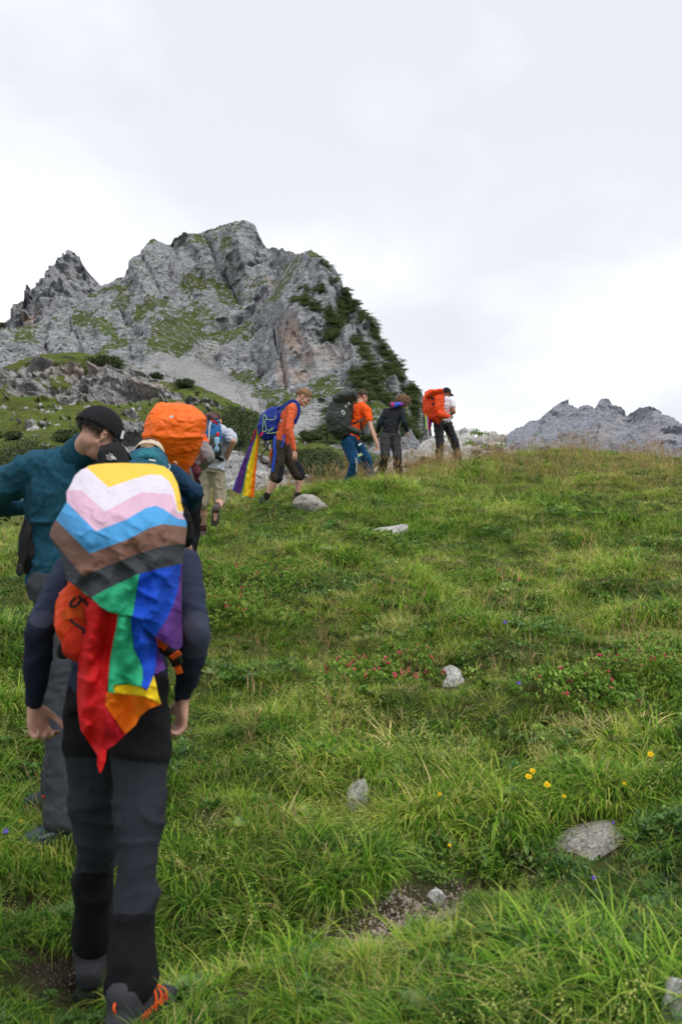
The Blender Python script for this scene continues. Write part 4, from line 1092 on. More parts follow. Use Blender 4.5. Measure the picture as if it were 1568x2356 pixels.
def sheet(name, outline, depth, step, mats, classify, lines=(), parent=None, tr=None, solid=.0022, outlines2=None):
    """cloth cut to an outline (in frame pixels) and hung at depth(px,py)"""
    tr = tr or (lambda x, y: (x, y))
    O = [tr(*p) for p in outline]
    def sub(pts, closed):
        out = []
        n = len(pts) if closed else len(pts) - 1
        for i in range(n):
            a = np.array(pts[i]); b = np.array(pts[(i + 1) % len(pts)]); k = max(1, int(np.linalg.norm(b - a) / step))
            out += [tuple(a + (b - a) * j / k) for j in range(k)]
        if not closed: out.append(tuple(pts[-1]))
        return out
    O2 = sub(O, True)
    vs = list(O2); es = [(i, (i + 1) % len(O2)) for i in range(len(O2))]
    for l in lines:
        q = sub([tr(*p) for p in l], False); b = len(vs); vs += q; es += [(b + i, b + i + 1) for i in range(len(q) - 1)]
    ox = np.array([p[0] for p in O2]); oy = np.array([p[1] for p in O2])
    def inside(x, y):
        x1, y1 = ox, oy; x2, y2 = np.roll(ox, -1), np.roll(oy, -1)
        X = x[:, None]; Y = y[:, None]
        c = ((y1 > Y) != (y2 > Y)) & (X < (x2 - x1) * (Y - y1) / (y2 - y1 + 1e-12) + x1)
        return c.sum(1) % 2 == 1
    gx, gy = np.meshgrid(np.arange(ox.min(), ox.max(), step), np.arange(oy.min(), oy.max(), step))
    gx = gx + (np.arange(gx.shape[0]) % 2)[:, None] * step * .5
    gx, gy = gx.ravel(), gy.ravel(); k = inside(gx, gy); gx, gy = gx[k], gy[k]
    # keep grid points off the constraint points
    cp = np.array(vs)
    dmin = np.full(len(gx), 1e9)
    for i in range(0, len(cp), 200):
        dmin = np.minimum(dmin, np.sqrt(((gx[:, None] - cp[None, i:i + 200, 0]) ** 2 + (gy[:, None] - cp[None, i:i + 200, 1]) ** 2)).min(1))
    k = dmin > step * .45
    vs += list(zip(gx[k], gy[k]))
    r = delaunay_2d_cdt([Vector(v) for v in vs], es, [], 0, 1e-4)
    vv = np.array([tuple(v) for v in r[0]]); ff = np.array([tuple(f) for f in r[2]])
    cen = vv[ff].mean(1); ff = ff[inside(cen[:, 0], cen[:, 1])]; cen = vv[ff].mean(1)
    P_ = W(vv[:, 0], vv[:, 1], depth(vv[:, 0], vv[:, 1]))
    me = mesh_np(name, P_, None, ff)
    for m in mats: me.materials.append(m)
    me.polygons.foreach_set('material_index', np.asarray(classify(cen[:, 0], cen[:, 1]), np.int32))
    me.update()
    o = bpy.data.objects.new(name, me); link(o, parent)
    md = o.modifiers.new('s', 'SOLIDIFY'); md.thickness = solid; md.offset = 0
    return o

z1 = lambda x, y: (x * .35054, 903.0 + .35054 * y)
z2 = lambda x, y: (x * .35054, 1177.8 + .35054 * y)
z3 = lambda x, y: (x * .35054, 1688.2 + .35054 * y)
z4 = lambda x, y: (314.1 + .25038 * x, 863.7 + .25038 * y)
z5 = lambda x, y: (518.2 + .17025 * x, 863.7 + .17025 * y)
z6 = lambda x, y: (730.2 + .22537 * x, 863.7 + .22537 * y)
def Z(z, x, y, d): return V(*z(x, y), d)

# ---- cloth, skin and gear colours
def cloth(name, col, **k):
    kw = dict(rough=.9, noise=.10, nscale=30, bump=.25, bscale=350, spec=.2); kw.update(k)
    return mat_simple(name, col, **kw)
skin_a = cloth('skin_light', (.56, .31, .23), rough=.55, noise=.10, nscale=25, bump=.1, bscale=120, spec=.35)
skin_b = cloth('skin_tan', (.42, .23, .15), rough=.55, noise=.10, nscale=25, bump=.1, bscale=120, spec=.35)
skin_c = cloth('skin_brown', (.27, .13, .08), rough=.55, noise=.1, nscale=25, bump=.1, spec=.35)
navy = cloth('navy_fleece', (.022, .032, .062))
navy_pale = cloth('navy_lit_elbow', (.040, .050, .080))  # paler elbow: light falling on the sleeve, painted into the fleece colour
navy_dark = cloth('navy_cuff', (.012, .018, .038))
blackc = cloth('black_softshell', (.008, .008, .010))
charc = cloth('charcoal_nylon', (.021, .024, .033), rough=.8)
greyt = cloth('slate_grey_nylon', (.046, .050, .062), rough=.8)
teal = cloth('teal_fleece', (.013, .074, .118), noise=.3, nscale=60, bump=.5)
teal_pack = cloth('teal_pack_nylon', (.012, .10, .145), rough=.6)
orange_cover = cloth('orange_rain_cover', (1.0, .165, .006), rough=.5, noise=.05, spec=.4, trans=.1)
orange_red = cloth('orange_red_nylon', (.80, .075, .014), rough=.6)
orange_t = cloth('orange_shirt', (.92, .10, .012))
rust_top = cloth('rust_longsleeve', (.74, .13, .05))
blue_pack = cloth('blue_pack_nylon', (.012, .035, .26), rough=.55)
blue_web = cloth('blue_webbing', (.015, .06, .42), rough=.6)
grey_pack = cloth('dark_grey_pack_nylon', (.030, .036, .032), rough=.55, spec=.35)
grey_lid = cloth('grey_pack_lid', (.065, .072, .072), rough=.55)
black_web = cloth('black_webbing', (.012, .012, .013), rough=.7)
khaki = cloth('khaki_cotton', (.32, .29, .20))
brown_short = cloth('brown_trek_nylon', (.052, .040, .032))
brown_dark = cloth('black_stretch_panel', (.012, .014, .018))
shirt_l = cloth('pale_blue_shirt', (.46, .49, .56))
white_t = cloth('white_shirt', (.66, .67, .72))
trek_blue = cloth('petrol_blue_trousers', (.008, .060, .15))
dark_shirt = cloth('dark_grey_shirt', (.022, .024, .030))
dark_sleeve = cloth('dark_green_sleeve', (.012, .022, .026))
dark_trs = cloth('anthracite_trousers', (.035, .033, .036), rough=.75)
black_trs = cloth('black_grey_trousers', (.026, .027, .031), rough=.75)
maroon = cloth('maroon_nylon', (.12, .03, .045))
grey_sleeve = cloth('silver_grey_sleeve', (.22, .21, .22), rough=.6)
beige = cloth('beige_cap_cotton', (.62, .50, .38))
white_p = cloth('white_print', (.8, .8, .8), noise=.02, bump=0)
m_bootg = cloth('green_grey_suede', (.055, .085, .082), rough=.85)
m_bootk = cloth('black_boot', (.022, .022, .024), rough=.7)
m_sole_g = cloth('pale_grey_rubber', (.30, .30, .29), rough=.7)
m_sole_k = cloth('black_rubber', (.018, .018, .018), rough=.6)
m_or = cloth('orange_lace', (.85, .12, .02))
m_lime = cloth('lime_cord', (.45, .65, .18))
hair_br = cloth('brown_hair', (.060, .036, .022), rough=.5, noise=.4, nscale=90)
hair_dk = cloth('dark_greying_hair', (.040, .034, .032), rough=.5, noise=.5, nscale=110)
hair_bl = cloth('sandy_hair', (.27, .155, .08), rough=.5, noise=.35, nscale=90)
hair_cu = cloth('light_brown_curls', (.27, .16, .09), rough=.5, noise=.4, nscale=90)

# ================================================================== A  hiker in front
def person_a():
    J = dict(head=V(288, 1175, 3.62), neck=V(284, 1235, 3.45), sL=V(158, 1318, 3.26), sR=V(420, 1300, 3.26), eL=V(90, 1455, 3.04), eR=V(452, 1458, 3.06), wL=V(80, 1622, 3.13), wR=V(420, 1608, 3.16),
             pelvis=V(272, 1590, 3.07), hL=V(212, 1645, 3.12), hR=V(326, 1648, 3.05), kL=V(219, 1935, 3.14), kR=V(318, 1965, 2.92))
    J['aR'] = V(300, 2312, 2.86); J['aL'] = V(210, 2200, 3.34)
    J['aR'].z = max(J['aR'].z, 0); J['tR'] = toe_of(J['aR'], (.34, .92, .10)); J['tL'] = toe_of(J['aL'], (-.12, 1, .05))
    def ctop(c):
        c = np.asarray(c); out = np.zeros(len(c), int)
        for q in 'LR':
            E_, S_, W_ = np.array(J['e' + q]), np.array(J['s' + q]), np.array(J['w' + q])
            t = (c - E_) @ (W_ - E_) / ((W_ - E_) @ (W_ - E_)); u = (c - S_) @ (E_ - S_) / ((E_ - S_) @ (E_ - S_))
            arm = np.abs(c[:, 0] - J['pelvis'].x) > .19
            out[arm & (u > .82) & (t < .26)] = 1; out[arm & (t >= .26)] = 2
        return out
    def cbot(c):
        c = np.asarray(c); py = 1178 - ((c - CAM) @ UPV) / ((c - CAM) @ FWD) * FOC; px = 784 + (c[:, 0]) / ((c - CAM) @ FWD) * FOC
        right = px > 260
        return np.where(right, np.where(py < 1752 - (320 - px) * .12, 0, np.where(py < 2103, 1, 0)), np.where(py < 1742, 0, np.where(py < 2008, 2, 0)))
    r, fr = figure(J, 'nearest hiker, seen from behind in navy fleece and dark trousers, back hidden by the flag', skin_a, hair_br, voxel=.008, look=(0, .75, -.65), hup=(0, .6, .75),
                   top=dict(mat=navy, mats=[navy, navy_pale, navy_dark], classify=ctop, ease=.010, hem=-.15, name='fleece_top', fold=.010, fsc=(.08, .09, .05)),
                   bottom=dict(kind='long', mat=blackc, mats=[blackc, charc, charc], classify=cbot, ease=.014, cuff=.064, up=.15, fold=.024, fsc=(.20, .20, .15)),
                   feet=dict(mat=cloth('grey_suede_boot', (.045, .047, .055)), sole=m_sole_k, lace=m_or, s=1.15, shaft=.04),
                   hands=dict(L=((.12, .15, -1), (.75, -.5, .1), (.3, .8, .1), dict(curl=(.75, .95, .6), thumb=.9)), R=((-.08, .1, -1), (-.8, -.45, 0), (-.3, .8, 0), dict(curl=(.5, .7, .5)))))
    F_ = nrm(J['tR'] - J['aR']); Sd = F_.cross(Vector((0, 0, 1))).normalized()
    text_obj('boot_lettering', 'MAMMUT', J['aR'] + F_ * .035 + Sd * .062 + Vector((0, 0, -.012)), .034, F_, (0, 0, 1), m_or, r)
    for k in range(3):
        ribbon('lace_strap', [J['aR'] + F_ * (.055 + .03 * k) + Sd * .052 + Vector((0, 0, -.035)), J['aR'] + F_ * (.065 + .03 * k) + Sd * .04 + Vector((0, 0, .018 - .012 * k)), J['aR'] + F_ * (.07 + .03 * k) - Sd * .02 + Vector((0, 0, .034 - .014 * k))], .009, m_or, r, face=Sd)
    tube('pull_tab', [J['aR'] - F_ * .06 + Vector((0, 0, .0)), J['aR'] - F_ * .085 + Vector((0, 0, .03)), J['aR'] - F_ * .06 + Vector((0, 0, .06))], .004, m_or, r)
    return r
def text_obj(name, body, loc, size, right, up, mat, parent, ext=.0008, shear=0, bold=0):
    cu = bpy.data.curves.new(name, 'FONT'); cu.body = body; cu.size = size; cu.extrude = ext; cu.align_x = 'CENTER'; cu.align_y = 'CENTER'; cu.shear = shear; cu.offset = bold
    o = bpy.data.objects.new(name, cu); SC.collection.objects.link(o)
    r = nrm(right); u = Vector(up); n = r.cross(u).normalized(); u = n.cross(r)
    o.matrix_world = Matrix(((r.x, u.x, n.x, loc[0]), (r.y, u.y, n.y, loc[1]), (r.z, u.z, n.z, loc[2]), (0, 0, 0, 1)))
    dg = bpy.context.evaluated_depsgraph_get(); me = bpy.data.meshes.new_from_object(o.evaluated_get(dg)); me.transform(o.matrix_world)
    bpy.data.objects.remove(o); me.materials.clear(); me.materials.append(mat)
    o = bpy.data.objects.new(name, me); return link(o, parent)

PA = person_a()

# ---- the flag: draped over the pack
fl = {k: cloth('flag_' + k, c, rough=.7, noise=.05, nscale=40, bump=.1, bscale=500, spec=.25, trans=.12) for k, c in dict(
    yellow=(.88, .58, .07), white=(.72, .67, .76), pink=(.70, .45, .58), sky=(.08, .36, .72), brown=(.22, .115, .085), black=(.050, .055, .066), green=(.025, .40, .19),
    blue=(.006, .07, .56), purple=(.10, .028, .20), red=(.68, .010, .012), crimson=(.60, .012, .03), orange=(.92, .19, .006), lemon=(.88, .62, .015)).items()}
def flag_depth(px, py):
    px = np.asarray(px, float); py = np.asarray(py, float)
    nx = (px - 275) / 158
    d = 2.66 + .40 * np.clip((1255 - py) / 188, 0, 1) ** 2.2 + .20 * np.abs(nx) ** 3.4 + .05 * np.clip((py - 1420) / 360, 0, 1)
    p = P3(px / 42 + (py - 1070) / 160, py / 60, 0)
    w = .020 * (ridged(P3(px / 70 + py / 150, py / 52 - px / 120, 1.0), 3, .5, 5) - .5)
    w = w + .012 * np.sin((px * .8 + py * .35) / 13.0 + 2 * fbm(p, 2, .5, 4)) * sstep(1180, 1400, py)
    w = w + .012 * fbm(P3((px * .94 - py * .34) / 34, (px * .34 + py * .94) / 95, 2.0), 2, .5, 12) 
    return d - w
def person_a_flag():
    out = [(560, 498), (590, 481), (640, 472), (700, 467), (800, 464), (900, 467), (1000, 470), (1080, 488), (1130, 530), (1165, 600), (1183, 680), (1188, 730), (1203, 772), (1199, 810), (1222, 850), (1226, 890), (1215, 980), (1206, 1050), (1196, 1130),
           (1193, 1250), (1190, 1400), (1192, 1500), (1197, 1620), (1193, 1670), (1150, 1692), (1080, 1640), (1020, 1606), (960, 1560), (915, 1500), (870, 1467), (810, 1462), (760, 1452), (705, 1434), (660, 1408), (600, 1347), (560, 1322), (500, 1272), (440, 1232), (432, 1190),
           (420, 1130), (400, 1060), (352, 992), (328, 935), (345, 880), (370, 840), (403, 780), (440, 720), (437, 655), (468, 602), (490, 550), (530, 512)]
    Ls = [[(540, 470), (575, 500), (715, 625), (850, 578), (980, 540), (1060, 545), (1112, 588), (1140, 650), (1158, 745), (1163, 780), (1210, 782)],
          [(420, 645), (540, 645), (690, 785), (930, 655), (1130, 670), (1160, 790), (1230, 800)],
          [(420, 700), (440, 720), (630, 912), (830, 835), (960, 760), (1020, 745), (1070, 765), (1170, 832), (1240, 835)],
          [(350, 815), (375, 840), (590, 1057), (840, 965), (980, 890), (1070, 865), (1240, 885)],
          [(310, 920), (385, 1005), (540, 1205), (700, 1140), (900, 1060), (1060, 1010), (1240, 988)],
          [(370, 1180), (440, 1232), (600, 1347), (760, 1260), (915, 1190), (1050, 1155), (1190, 1125), (1240, 1118)]]
    v1 = [(915, 1190), (895, 1320), (870, 1480)]; v2 = [(1188, 1125), (1165, 1300), (1135, 1400), (1085, 1500), (1010, 1612)]
    LL = [[z1(*p) for p in l] for l in Ls]; V1 = [z1(*p) for p in v1]; V2 = [z1(*p) for p in v2]
    def cl(x, y):
        n = np.zeros(len(x), int)
        for l in LL:
            n += y > np.interp(x, [a for a, _ in l], [b for _, b in l])
        xb = np.interp(y, [b for _, b in V1], [a for a, _ in V1]); xp = np.interp(y, [b for _, b in V2], [a for a, _ in V2])
        low = np.where(x < xb, 6, np.where(x < xp, 7, 8))
        return np.where(n >= 6, low, n)
    ms = [fl[k] for k in ('yellow', 'white', 'pink', 'sky', 'brown', 'black', 'green', 'blue', 'purple')]
    o = sheet('rainbow_flag', out, flag_depth, 2.6, ms, cl, Ls + [v1, v2], tr=z1)
    tag(o, 'large flag with chevron stripes draped over the nearest hiker\'s backpack, rainbow end hanging', 'flag')
    def piece(name, pts, key, off, fold_=0.012, lines=(), key2=None, c2=None):
        def dp(x, y):
            return flag_depth(x, y) + off + .03 + fold_ * np.sin(x / 9.0 + y / 60.0) + .01 * np.sin(y / 33.0)
        return sheet(name, pts, dp, 3.2, [fl[key]] + ([fl[key2]] if key2 else []), c2 or (lambda x, y: np.zeros(len(x), int)), lines, parent=o, tr=z2)
    piece('red_fold', [(545, 560), (600, 575), (700, 610), (785, 655), (775, 740), (745, 850), (725, 960), (712, 1080), (700, 1190), (690, 1280), (760, 1370), (822, 1462), (765, 1520), (702, 1562), (692, 1640), (672, 1695), (655, 1720), (640, 1660), (642, 1600), (590, 1520), (532, 1432), (515, 1320), (508, 1200), (512, 1080), (520, 950), (545, 860), (575, 740), (560, 640)],
          'red', .012, .016, key2='crimson', c2=lambda x, y: ((y > z2(0, 1260)[1]) & (x > z2(690, 0)[0] + (y - z2(0, 1270)[1]) * .02)).astype(int))
    piece('orange_fold', [(700, 1180), (760, 1196), (930, 1206), (1045, 1248), (1056, 1264), (985, 1292), (925, 1335), (890, 1400), (822, 1462), (760, 1370), (692, 1275)], 'orange', .010, .010)
    piece('yellow_fold', [(742, 1125), (860, 1110), (1010, 1076), (1022, 1120), (1038, 1200), (1057, 1262), (1000, 1232), (930, 1208), (830, 1198), (742, 1192)], 'lemon', .004, .006)
    piece('green_fold', [(775, 670), (865, 655), (868, 760), (885, 900), (920, 980), (940, 1035), (940, 1100), (932, 1150), (850, 1132), (746, 1134), (748, 1192), (712, 1182), (715, 1080), (725, 960), (745, 850), (765, 760)], 'green', -.004, .012)
    piece('blue_fold', [(860, 650), (930, 700), (990, 780), (1028, 840), (1028, 920), (1024, 1020), (1004, 1080), (985, 1130), (962, 1172), (928, 1142), (940, 1090), (938, 1030), (915, 970), (882, 900), (866, 780)], 'blue', -.006, .010)
    piece('purple_fold', [(1024, 860), (1050, 930), (1075, 985), (1088, 1032), (1050, 1052), (1014, 1074), (1022, 1000), (1026, 930)], 'purple', .004, .006)
    return o
person_a_flag()
def pack_a():
    r = empty('backpack', V(275, 1500, 2.95)); tag(r, 'orange red hiking backpack under the draped flag in the foreground', 'backpack', 'backpacks carried by the hikers')
    top, bot = V(290, 1100, 3.20), V(285, 1490, 2.90)
    sh = Sh(); cs = [top.lerp(bot, t) for t in (0, .08, .3, .55, .8, .93, 1)]
    sh.loft(cs, (1, .0, 0), [.09, .13, .165, .17, .155, .125, .08], [.04, .09, .125, .13, .12, .10, .06], pw=2.6)
    bake('main_bag', sh, orange_red, r, voxel=.012, smooth=4, folds=[(.014, (.06, .06, .08), 4)])
    sh = Sh().chain([V(172, 1375, 2.84), V(165, 1440, 2.82), V(180, 1480, 2.84)], [.045, .05, .04]); bake('side_pocket', sh, orange_red, r, voxel=.008, smooth=3, folds=[(.008, (.03, .03, .03), 4)])
    sh = Sh().ell(V(183, 1478, 2.80), [.05, .05, .055]); bake('bottom_pocket', sh, cloth('deep_red_nylon', (.55, .03, .012)), r, voxel=.008, smooth=3, folds=[(.008, (.03, .03, .03), 9)])
    ribbon('compression_strap', [Z(z2, 405, 690, 2.78), Z(z2, 450, 665, 2.74), Z(z2, 540, 655, 2.76)], .028, m_or, r)
    ribbon('side_strap', [Z(z2, 425, 545, 2.90), Z(z2, 392, 600, 2.86), Z(z2, 380, 750, 2.86)], .022, m_or, r)
    for pts in ([(500, 560), (470, 590), (465, 620), (500, 615), (530, 580), (520, 550)], [(520, 560), (560, 590), (580, 620)], [(460, 705), (500, 740), (545, 770), (550, 800)]):
        tube('cord', [Z(z2, x, y, 2.72) for x, y in pts], .004, black_web, r)
    for sd in (0, 1):
        pts = [(430, 890, 2.9), (415, 925, 2.95), (450, 915, 2.92), (520, 930, 2.9)] if sd == 0 else [(1040, 870, 2.86), (1100, 900, 2.86), (1150, 950, 2.92), (1160, 985, 3.02)]
        tube('hip_belt', [Z(z2, *p) for p in pts], .020, black_web, r)
    ribbon('belt_tail', [Z(z2, 1040, 860, 2.80), Z(z2, 1090, 895, 2.81)], .016, m_or, r)
    ribbon('belt_tail', [Z(z2, 1140, 930, 2.84), Z(z2, 1165, 950, 2.86)], .03, m_or, r)
    ribbon('belt_tail', [Z(z2, 1165, 1015, 2.95), Z(z2, 1180, 1060, 2.96)], .02, m_or, r)
    for x0, x1, s_ in ((215, 175, 'sL'), (360, 400, 'sR')):
        ribbon('shoulder_strap', [V(x0, 1180, 3.35), V((x0 + x1) / 2, 1230, 3.5), V(x1, 1330, 3.5), V(x0, 1440, 3.25)], .06, orange_red, r)
pack_a()

# ================================================================== B  teal fleece
def person_b():
    J = dict(head=V(228, 1000, 4.36), neck=V(186, 1044, 4.44), sL=V(86, 1078, 4.46), sR=V(238, 1088, 4.52), eL=V(-62, 1150, 4.50), eR=V(268, 1215, 4.7), wL=V(60, 1168, 4.72), wR=V(250, 1290, 4.85),
             pelvis=V(146, 1345, 4.52), hL=V(128, 1385, 4.45), hR=V(172, 1385, 4.62), kL=V(136, 1610, 4.40), kR=V(150, 1600, 4.72), waist=V(152, 1250, 4.52), chest=V(158, 1130, 4.50))
    J['aL'] = V(146, 1852, 4.36); J['aR'] = V(135, 1820, 4.62)
    J['aL'].z = float(gz(J['aL'].x - .1, J['aL'].y)) + .075
    J['tL'] = toe_of(J['aL'], (-1, -.1, .02)); J['tR'] = toe_of(J['aR'], (-.8, .6, .0))
    r, fr = figure(J, 'man in teal fleece and black baseball cap looking down, arm bent', skin_a, hair_dk, voxel=.008, look=(.60, .52, -.55), hup=(.36, .25, .9), hs=.96,
                   top=dict(mat=teal, ease=.035, hem=.0, thick=1.10, name='fleece_jacket', fold=.020, fsc=(.10, .10, .09), collar=.42),
                   bottom=dict(kind='long', mat=greyt, ease=.022, cuff=.062, fold=.018, up=.05), feet=dict(mat=m_bootg, sole=m_sole_g, s=1.18, shaft=.05, lace=black_web),
                   hairkw=dict(strands=1100, slen=.030, curl=.9, bump=.008, thick=.006, seed=3, smax=.04, region=lambda d: d[2] > -.35 + .9 * max(0, d[1]) and not (abs(d[0]) > .6 and d[1] > .1 and d[2] < .25)),
                   capkw=dict(mat=cloth('black_cap_cotton', (.014, .014, .017)), brimlen=.085, r=(.093, .115, .102), low=-.025), eyes=True)
    # cap: white side mark and the name on the boot
    S, F_, U = fr; c = J['head']
    mk = [c + (S * .0905 + F_ * (.045) + U * z) * 1.10 for z in (.045, .02)]
    ribbon('cap_panel', [c + (S * .082 + F_ * .056 + U * .062) * .96, c + (S * .080 + F_ * .062 + U * .045) * .96, c + (S * .078 + F_ * .070 + U * .028) * .96], .011, white_p, r, face=S)
    an = J['aL']; text_obj('boot_lettering', 'MAMMUT', an + Vector((-.045, -.066, -.022)), .021, (-.97 * -1, -.0, .28), (-.2, .1, 1), cloth('pale_print', (.35, .38, .38)), r, shear=.2)
    sh = Sh().ell(J['kL'].lerp(an, .72) + Vector((-.07, -.03, -.02)), [.008, .008, .006]); mesh_part('red_tag', sh.v, sh.f, cloth('red_tag', (.6, .03, .03)), r)
    return r
person_b()
def pack_b():
    r = empty('daypack', V(262, 1110, 4.60)); tag(r, 'small black daypack with white logo at the teal fleece man\'s shoulder', 'backpack', 'backpacks carried by the hikers')
    sh = Sh(); cs = [Z(z1, x, y, d) for x, y, d in ((740, 392, 4.28), (742, 402, 4.27), (745, 430, 4.26), (752, 480, 4.25), (765, 640, 4.25), (765, 800, 4.27))]
    sh.loft(cs, (1, 0, 0), [.045, .058, .062, .064, .07, .06], [.04, .07, .085, .09, .1, .08], pw=3.2)
    bake('bag', sh, cloth('black_ripstop', (.018, .018, .021)), r, voxel=.007, smooth=2, folds=[(.008, (.04, .04, .04), 3)])
    # emblem: three nested quarter arcs with a line of lettering
    cx, cy = z1(742, 432)
    for k in range(3):
        pts = []
        for a in np.linspace(0, 80, 7):
            rr = 5.0 + 3.2 * k
            pts.append(V(cx - 5 + rr * math.cos(math.radians(a)), cy + 3 - rr * .72 * math.sin(math.radians(a)), 4.160))
        ribbon('emblem_arc', pts, .0036, white_p, r, th=.002, k=2)
    text_obj('emblem_lettering', 'THE\nNORTH\nFACE', V(cx - 7.0, cy - 3.5, 4.162), .0100, (1, 0, -.35), (.3, 0, 1), white_p, r)
    tube('lash_cord', [Z(z1, x, y, 4.24) for x, y in ((665, 470), (640, 455), (612, 440), (625, 462), (660, 462))], .004, black_web, r)
    # webbing and mesh hanging at his left hip
    ribbon('hip_strap', [Z(z1, x, y, d) for x, y, d in ((212, 790, 4.44), (200, 860, 4.40), (172, 950, 4.38), (160, 1050, 4.38), (140, 1120, 4.38), (131, 1195, 4.38))], .03, black_web, r)
    sh = Sh().chain([Z(z1, 212, 840, 4.50), Z(z1, 190, 950, 4.45), Z(z1, 192, 1060, 4.44), Z(z1, 205, 1150, 4.46)], [.035, .045, .05, .04]); bake('mesh_wing', sh, black_web, r, voxel=.008, smooth=2)
    sh = Sh().ell(Z(z1, 131, 1165, 4.37), [.016, .008, .028]); mesh_part('buckle', sh.v, sh.f, m_sole_k, r)
pack_b()

# ================================================================== C  beige cap, teal pack
def person_c():
    J = dict(head=V(344, 1049, 7.50), neck=V(344, 1082, 7.42), sL=V(296, 1096, 7.35), sR=V(398, 1092, 7.32), eL=V(268, 1150, 7.3), eR=V(450, 1133, 7.16), wL=V(300, 1200, 7.45), wR=V(418, 1190, 7.42),
             pelvis=V(376, 1182, 7.15), hL=V(352, 1195, 7.15), hR=V(406, 1190, 7.15), kL=V(352, 1300, 7.4), kR=V(430, 1268, 7.45))
    J['aL'] = V(350, 1410, 7.35); J['aR'] = V(424, 1395, 7.6)
    for q in 'LR': J['a' + q].z = float(gz(J['a' + q].x, J['a' + q].y)) + .1
    J['tL'] = toe_of(J['aL'], (0, 1, .1)); J['tR'] = toe_of(J['aR'], (0, 1, .1))
    r, fr = figure(J, 'stooping hiker with beige cap, navy sleeves and black shorts, half hidden', skin_a, hair_br, voxel=.01, look=(0, .6, -.8), hup=(0, .9, .7), hs=1.05,
                   top=dict(mat=cloth('navy_blue_jersey', (.010, .035, .075)), ease=.028, hem=.1, name='jersey', fold=.014), bottom=dict(kind='short', mat=blackc, len=.55, ease=.02), feet=dict(mat=m_bootk, sole=m_sole_k),
                   capkw=dict(mat=beige, brimlen=.055, brim=False, r=(.105, .112, .10)))
    ribbon('cap_strap', [Z(z1, 925, 355, 7.36), Z(z1, 965, 348, 7.33), Z(z1, 1010, 360, 7.34)], .03, cloth('tan_strap', (.50, .34, .20)), r)
    return r
person_c()
def pack_c():
    r = empty('backpack', V(340, 1150, 7.1)); tag(r, 'teal hiking backpack worn by the hiker in the beige cap', 'backpack', 'backpacks carried by the hikers')
    sh = Sh(); cs = [V(340, 1045, 7.16), V(340, 1052, 7.12), V(340, 1075, 7.06), V(342, 1120, 7.0), V(345, 1180, 6.98), V(345, 1215, 7.0)]
    sh.loft(cs, (1, 0, 0), [.09, .125, .155, .165, .16, .12], [.05, .09, .12, .14, .13, .09], pw=2.8)
    bake('main_bag', sh, teal_pack, r, voxel=.011, smooth=3, folds=[(.016, (.05, .05, .05), 5)])
    sh = Sh().loft([V(318, 1047, 7.02), V(345, 1044, 7.0), V(368, 1052, 7.02)], (0, 1, .6), [.05, .065, .04], [.022, .03, .02], pw=2.4); bake('lid', sh, cloth('light_teal_nylon', (.03, .17, .22)), r, voxel=.008, smooth=2, folds=[(.01, (.03, .03, .03), 2)])
    sh = Sh().cap(V(298, 1050, 7.1), V(330, 1037, 7.15), .028, .03); sh.cap(V(330, 1037, 7.15), V(378, 1052, 7.12), .03, .028); bake('rim', sh, cloth('dark_navy_nylon', (.01, .025, .05)), r, voxel=.009, smooth=2, folds=[(.01, (.03, .03, .03), 2)])
    ribbon('brand_bar', [Z(z1, 978, 440, 6.88), Z(z1, 1022, 448, 6.88)], .010, white_p, r)
    tube('cord', [Z(z1, x, y, 6.95) for x, y in ((1110, 470), (1115, 490), (1108, 510), (1120, 530))], .004, white_p, r)
    tube('cord', [Z(z1, x, y, 6.95) for x, y in ((1140, 455), (1155, 458), (1158, 470))], .006, cloth('tan_cord', (.6, .4, .22)), r)
    for x in (312, 366):
        ribbon('shoulder_strap', [V(x, 1060, 7.2), V(x, 1080, 7.42), V(x, 1130, 7.5)], .05, teal_pack, r)
pack_c()

# ================================================================== D  orange rain cover
def person_d():
    J = dict(head=V(414, 958, 9.20), neck=V(408, 988, 9.15), sL=V(352, 1010, 9.05), sR=V(452, 1004, 9.0), eL=V(335, 1075, 9.0), eR=V(478, 1052, 8.75), wL=V(365, 1120, 9.1), wR=V(448, 1082, 8.95),
             pelvis=V(418, 1118, 8.9), hL=V(392, 1130, 8.9), hR=V(440, 1130, 8.9), kL=V(395, 1225, 9.1), kR=V(442, 1230, 9.0))
    J['aL'] = V(398, 1320, 9.1); J['aR'] = V(430, 1330, 8.9)
    for q in 'LR': J['a' + q].z = float(gz(J['a' + q].x, J['a' + q].y)) + .1
    J['tL'] = toe_of(J['aL'], (0, 1, .1)); J['tR'] = toe_of(J['aR'], (0, 1, .1))
    def cl(c):
        E_, S_ = np.array(J['eR']), np.array(J['sR']); u = (c - S_) @ (E_ - S_) / ((E_ - S_) @ (E_ - S_))
        return ((u > .52) & (c[:, 0] > J['pelvis'].x + .10)).astype(int)
    figure(J, 'hiker with orange shirt and grey sleeve, hidden behind a huge orange rain cover', skin_a, hair_bl, voxel=.01, look=(.1, .9, -.3), hup=(0, .3, .9), hs=1.05,
           top=dict(mat=orange_t, mats=[orange_t, grey_sleeve], classify=cl, ease=.032, thick=1.0, name='shirt', fold=.02), bottom=dict(kind='long', mat=blackc), feet=dict(mat=m_bootk, sole=m_sole_k),
           hairkw=dict(strands=800, slen=.035, seed=5, thick=.018))
person_d()
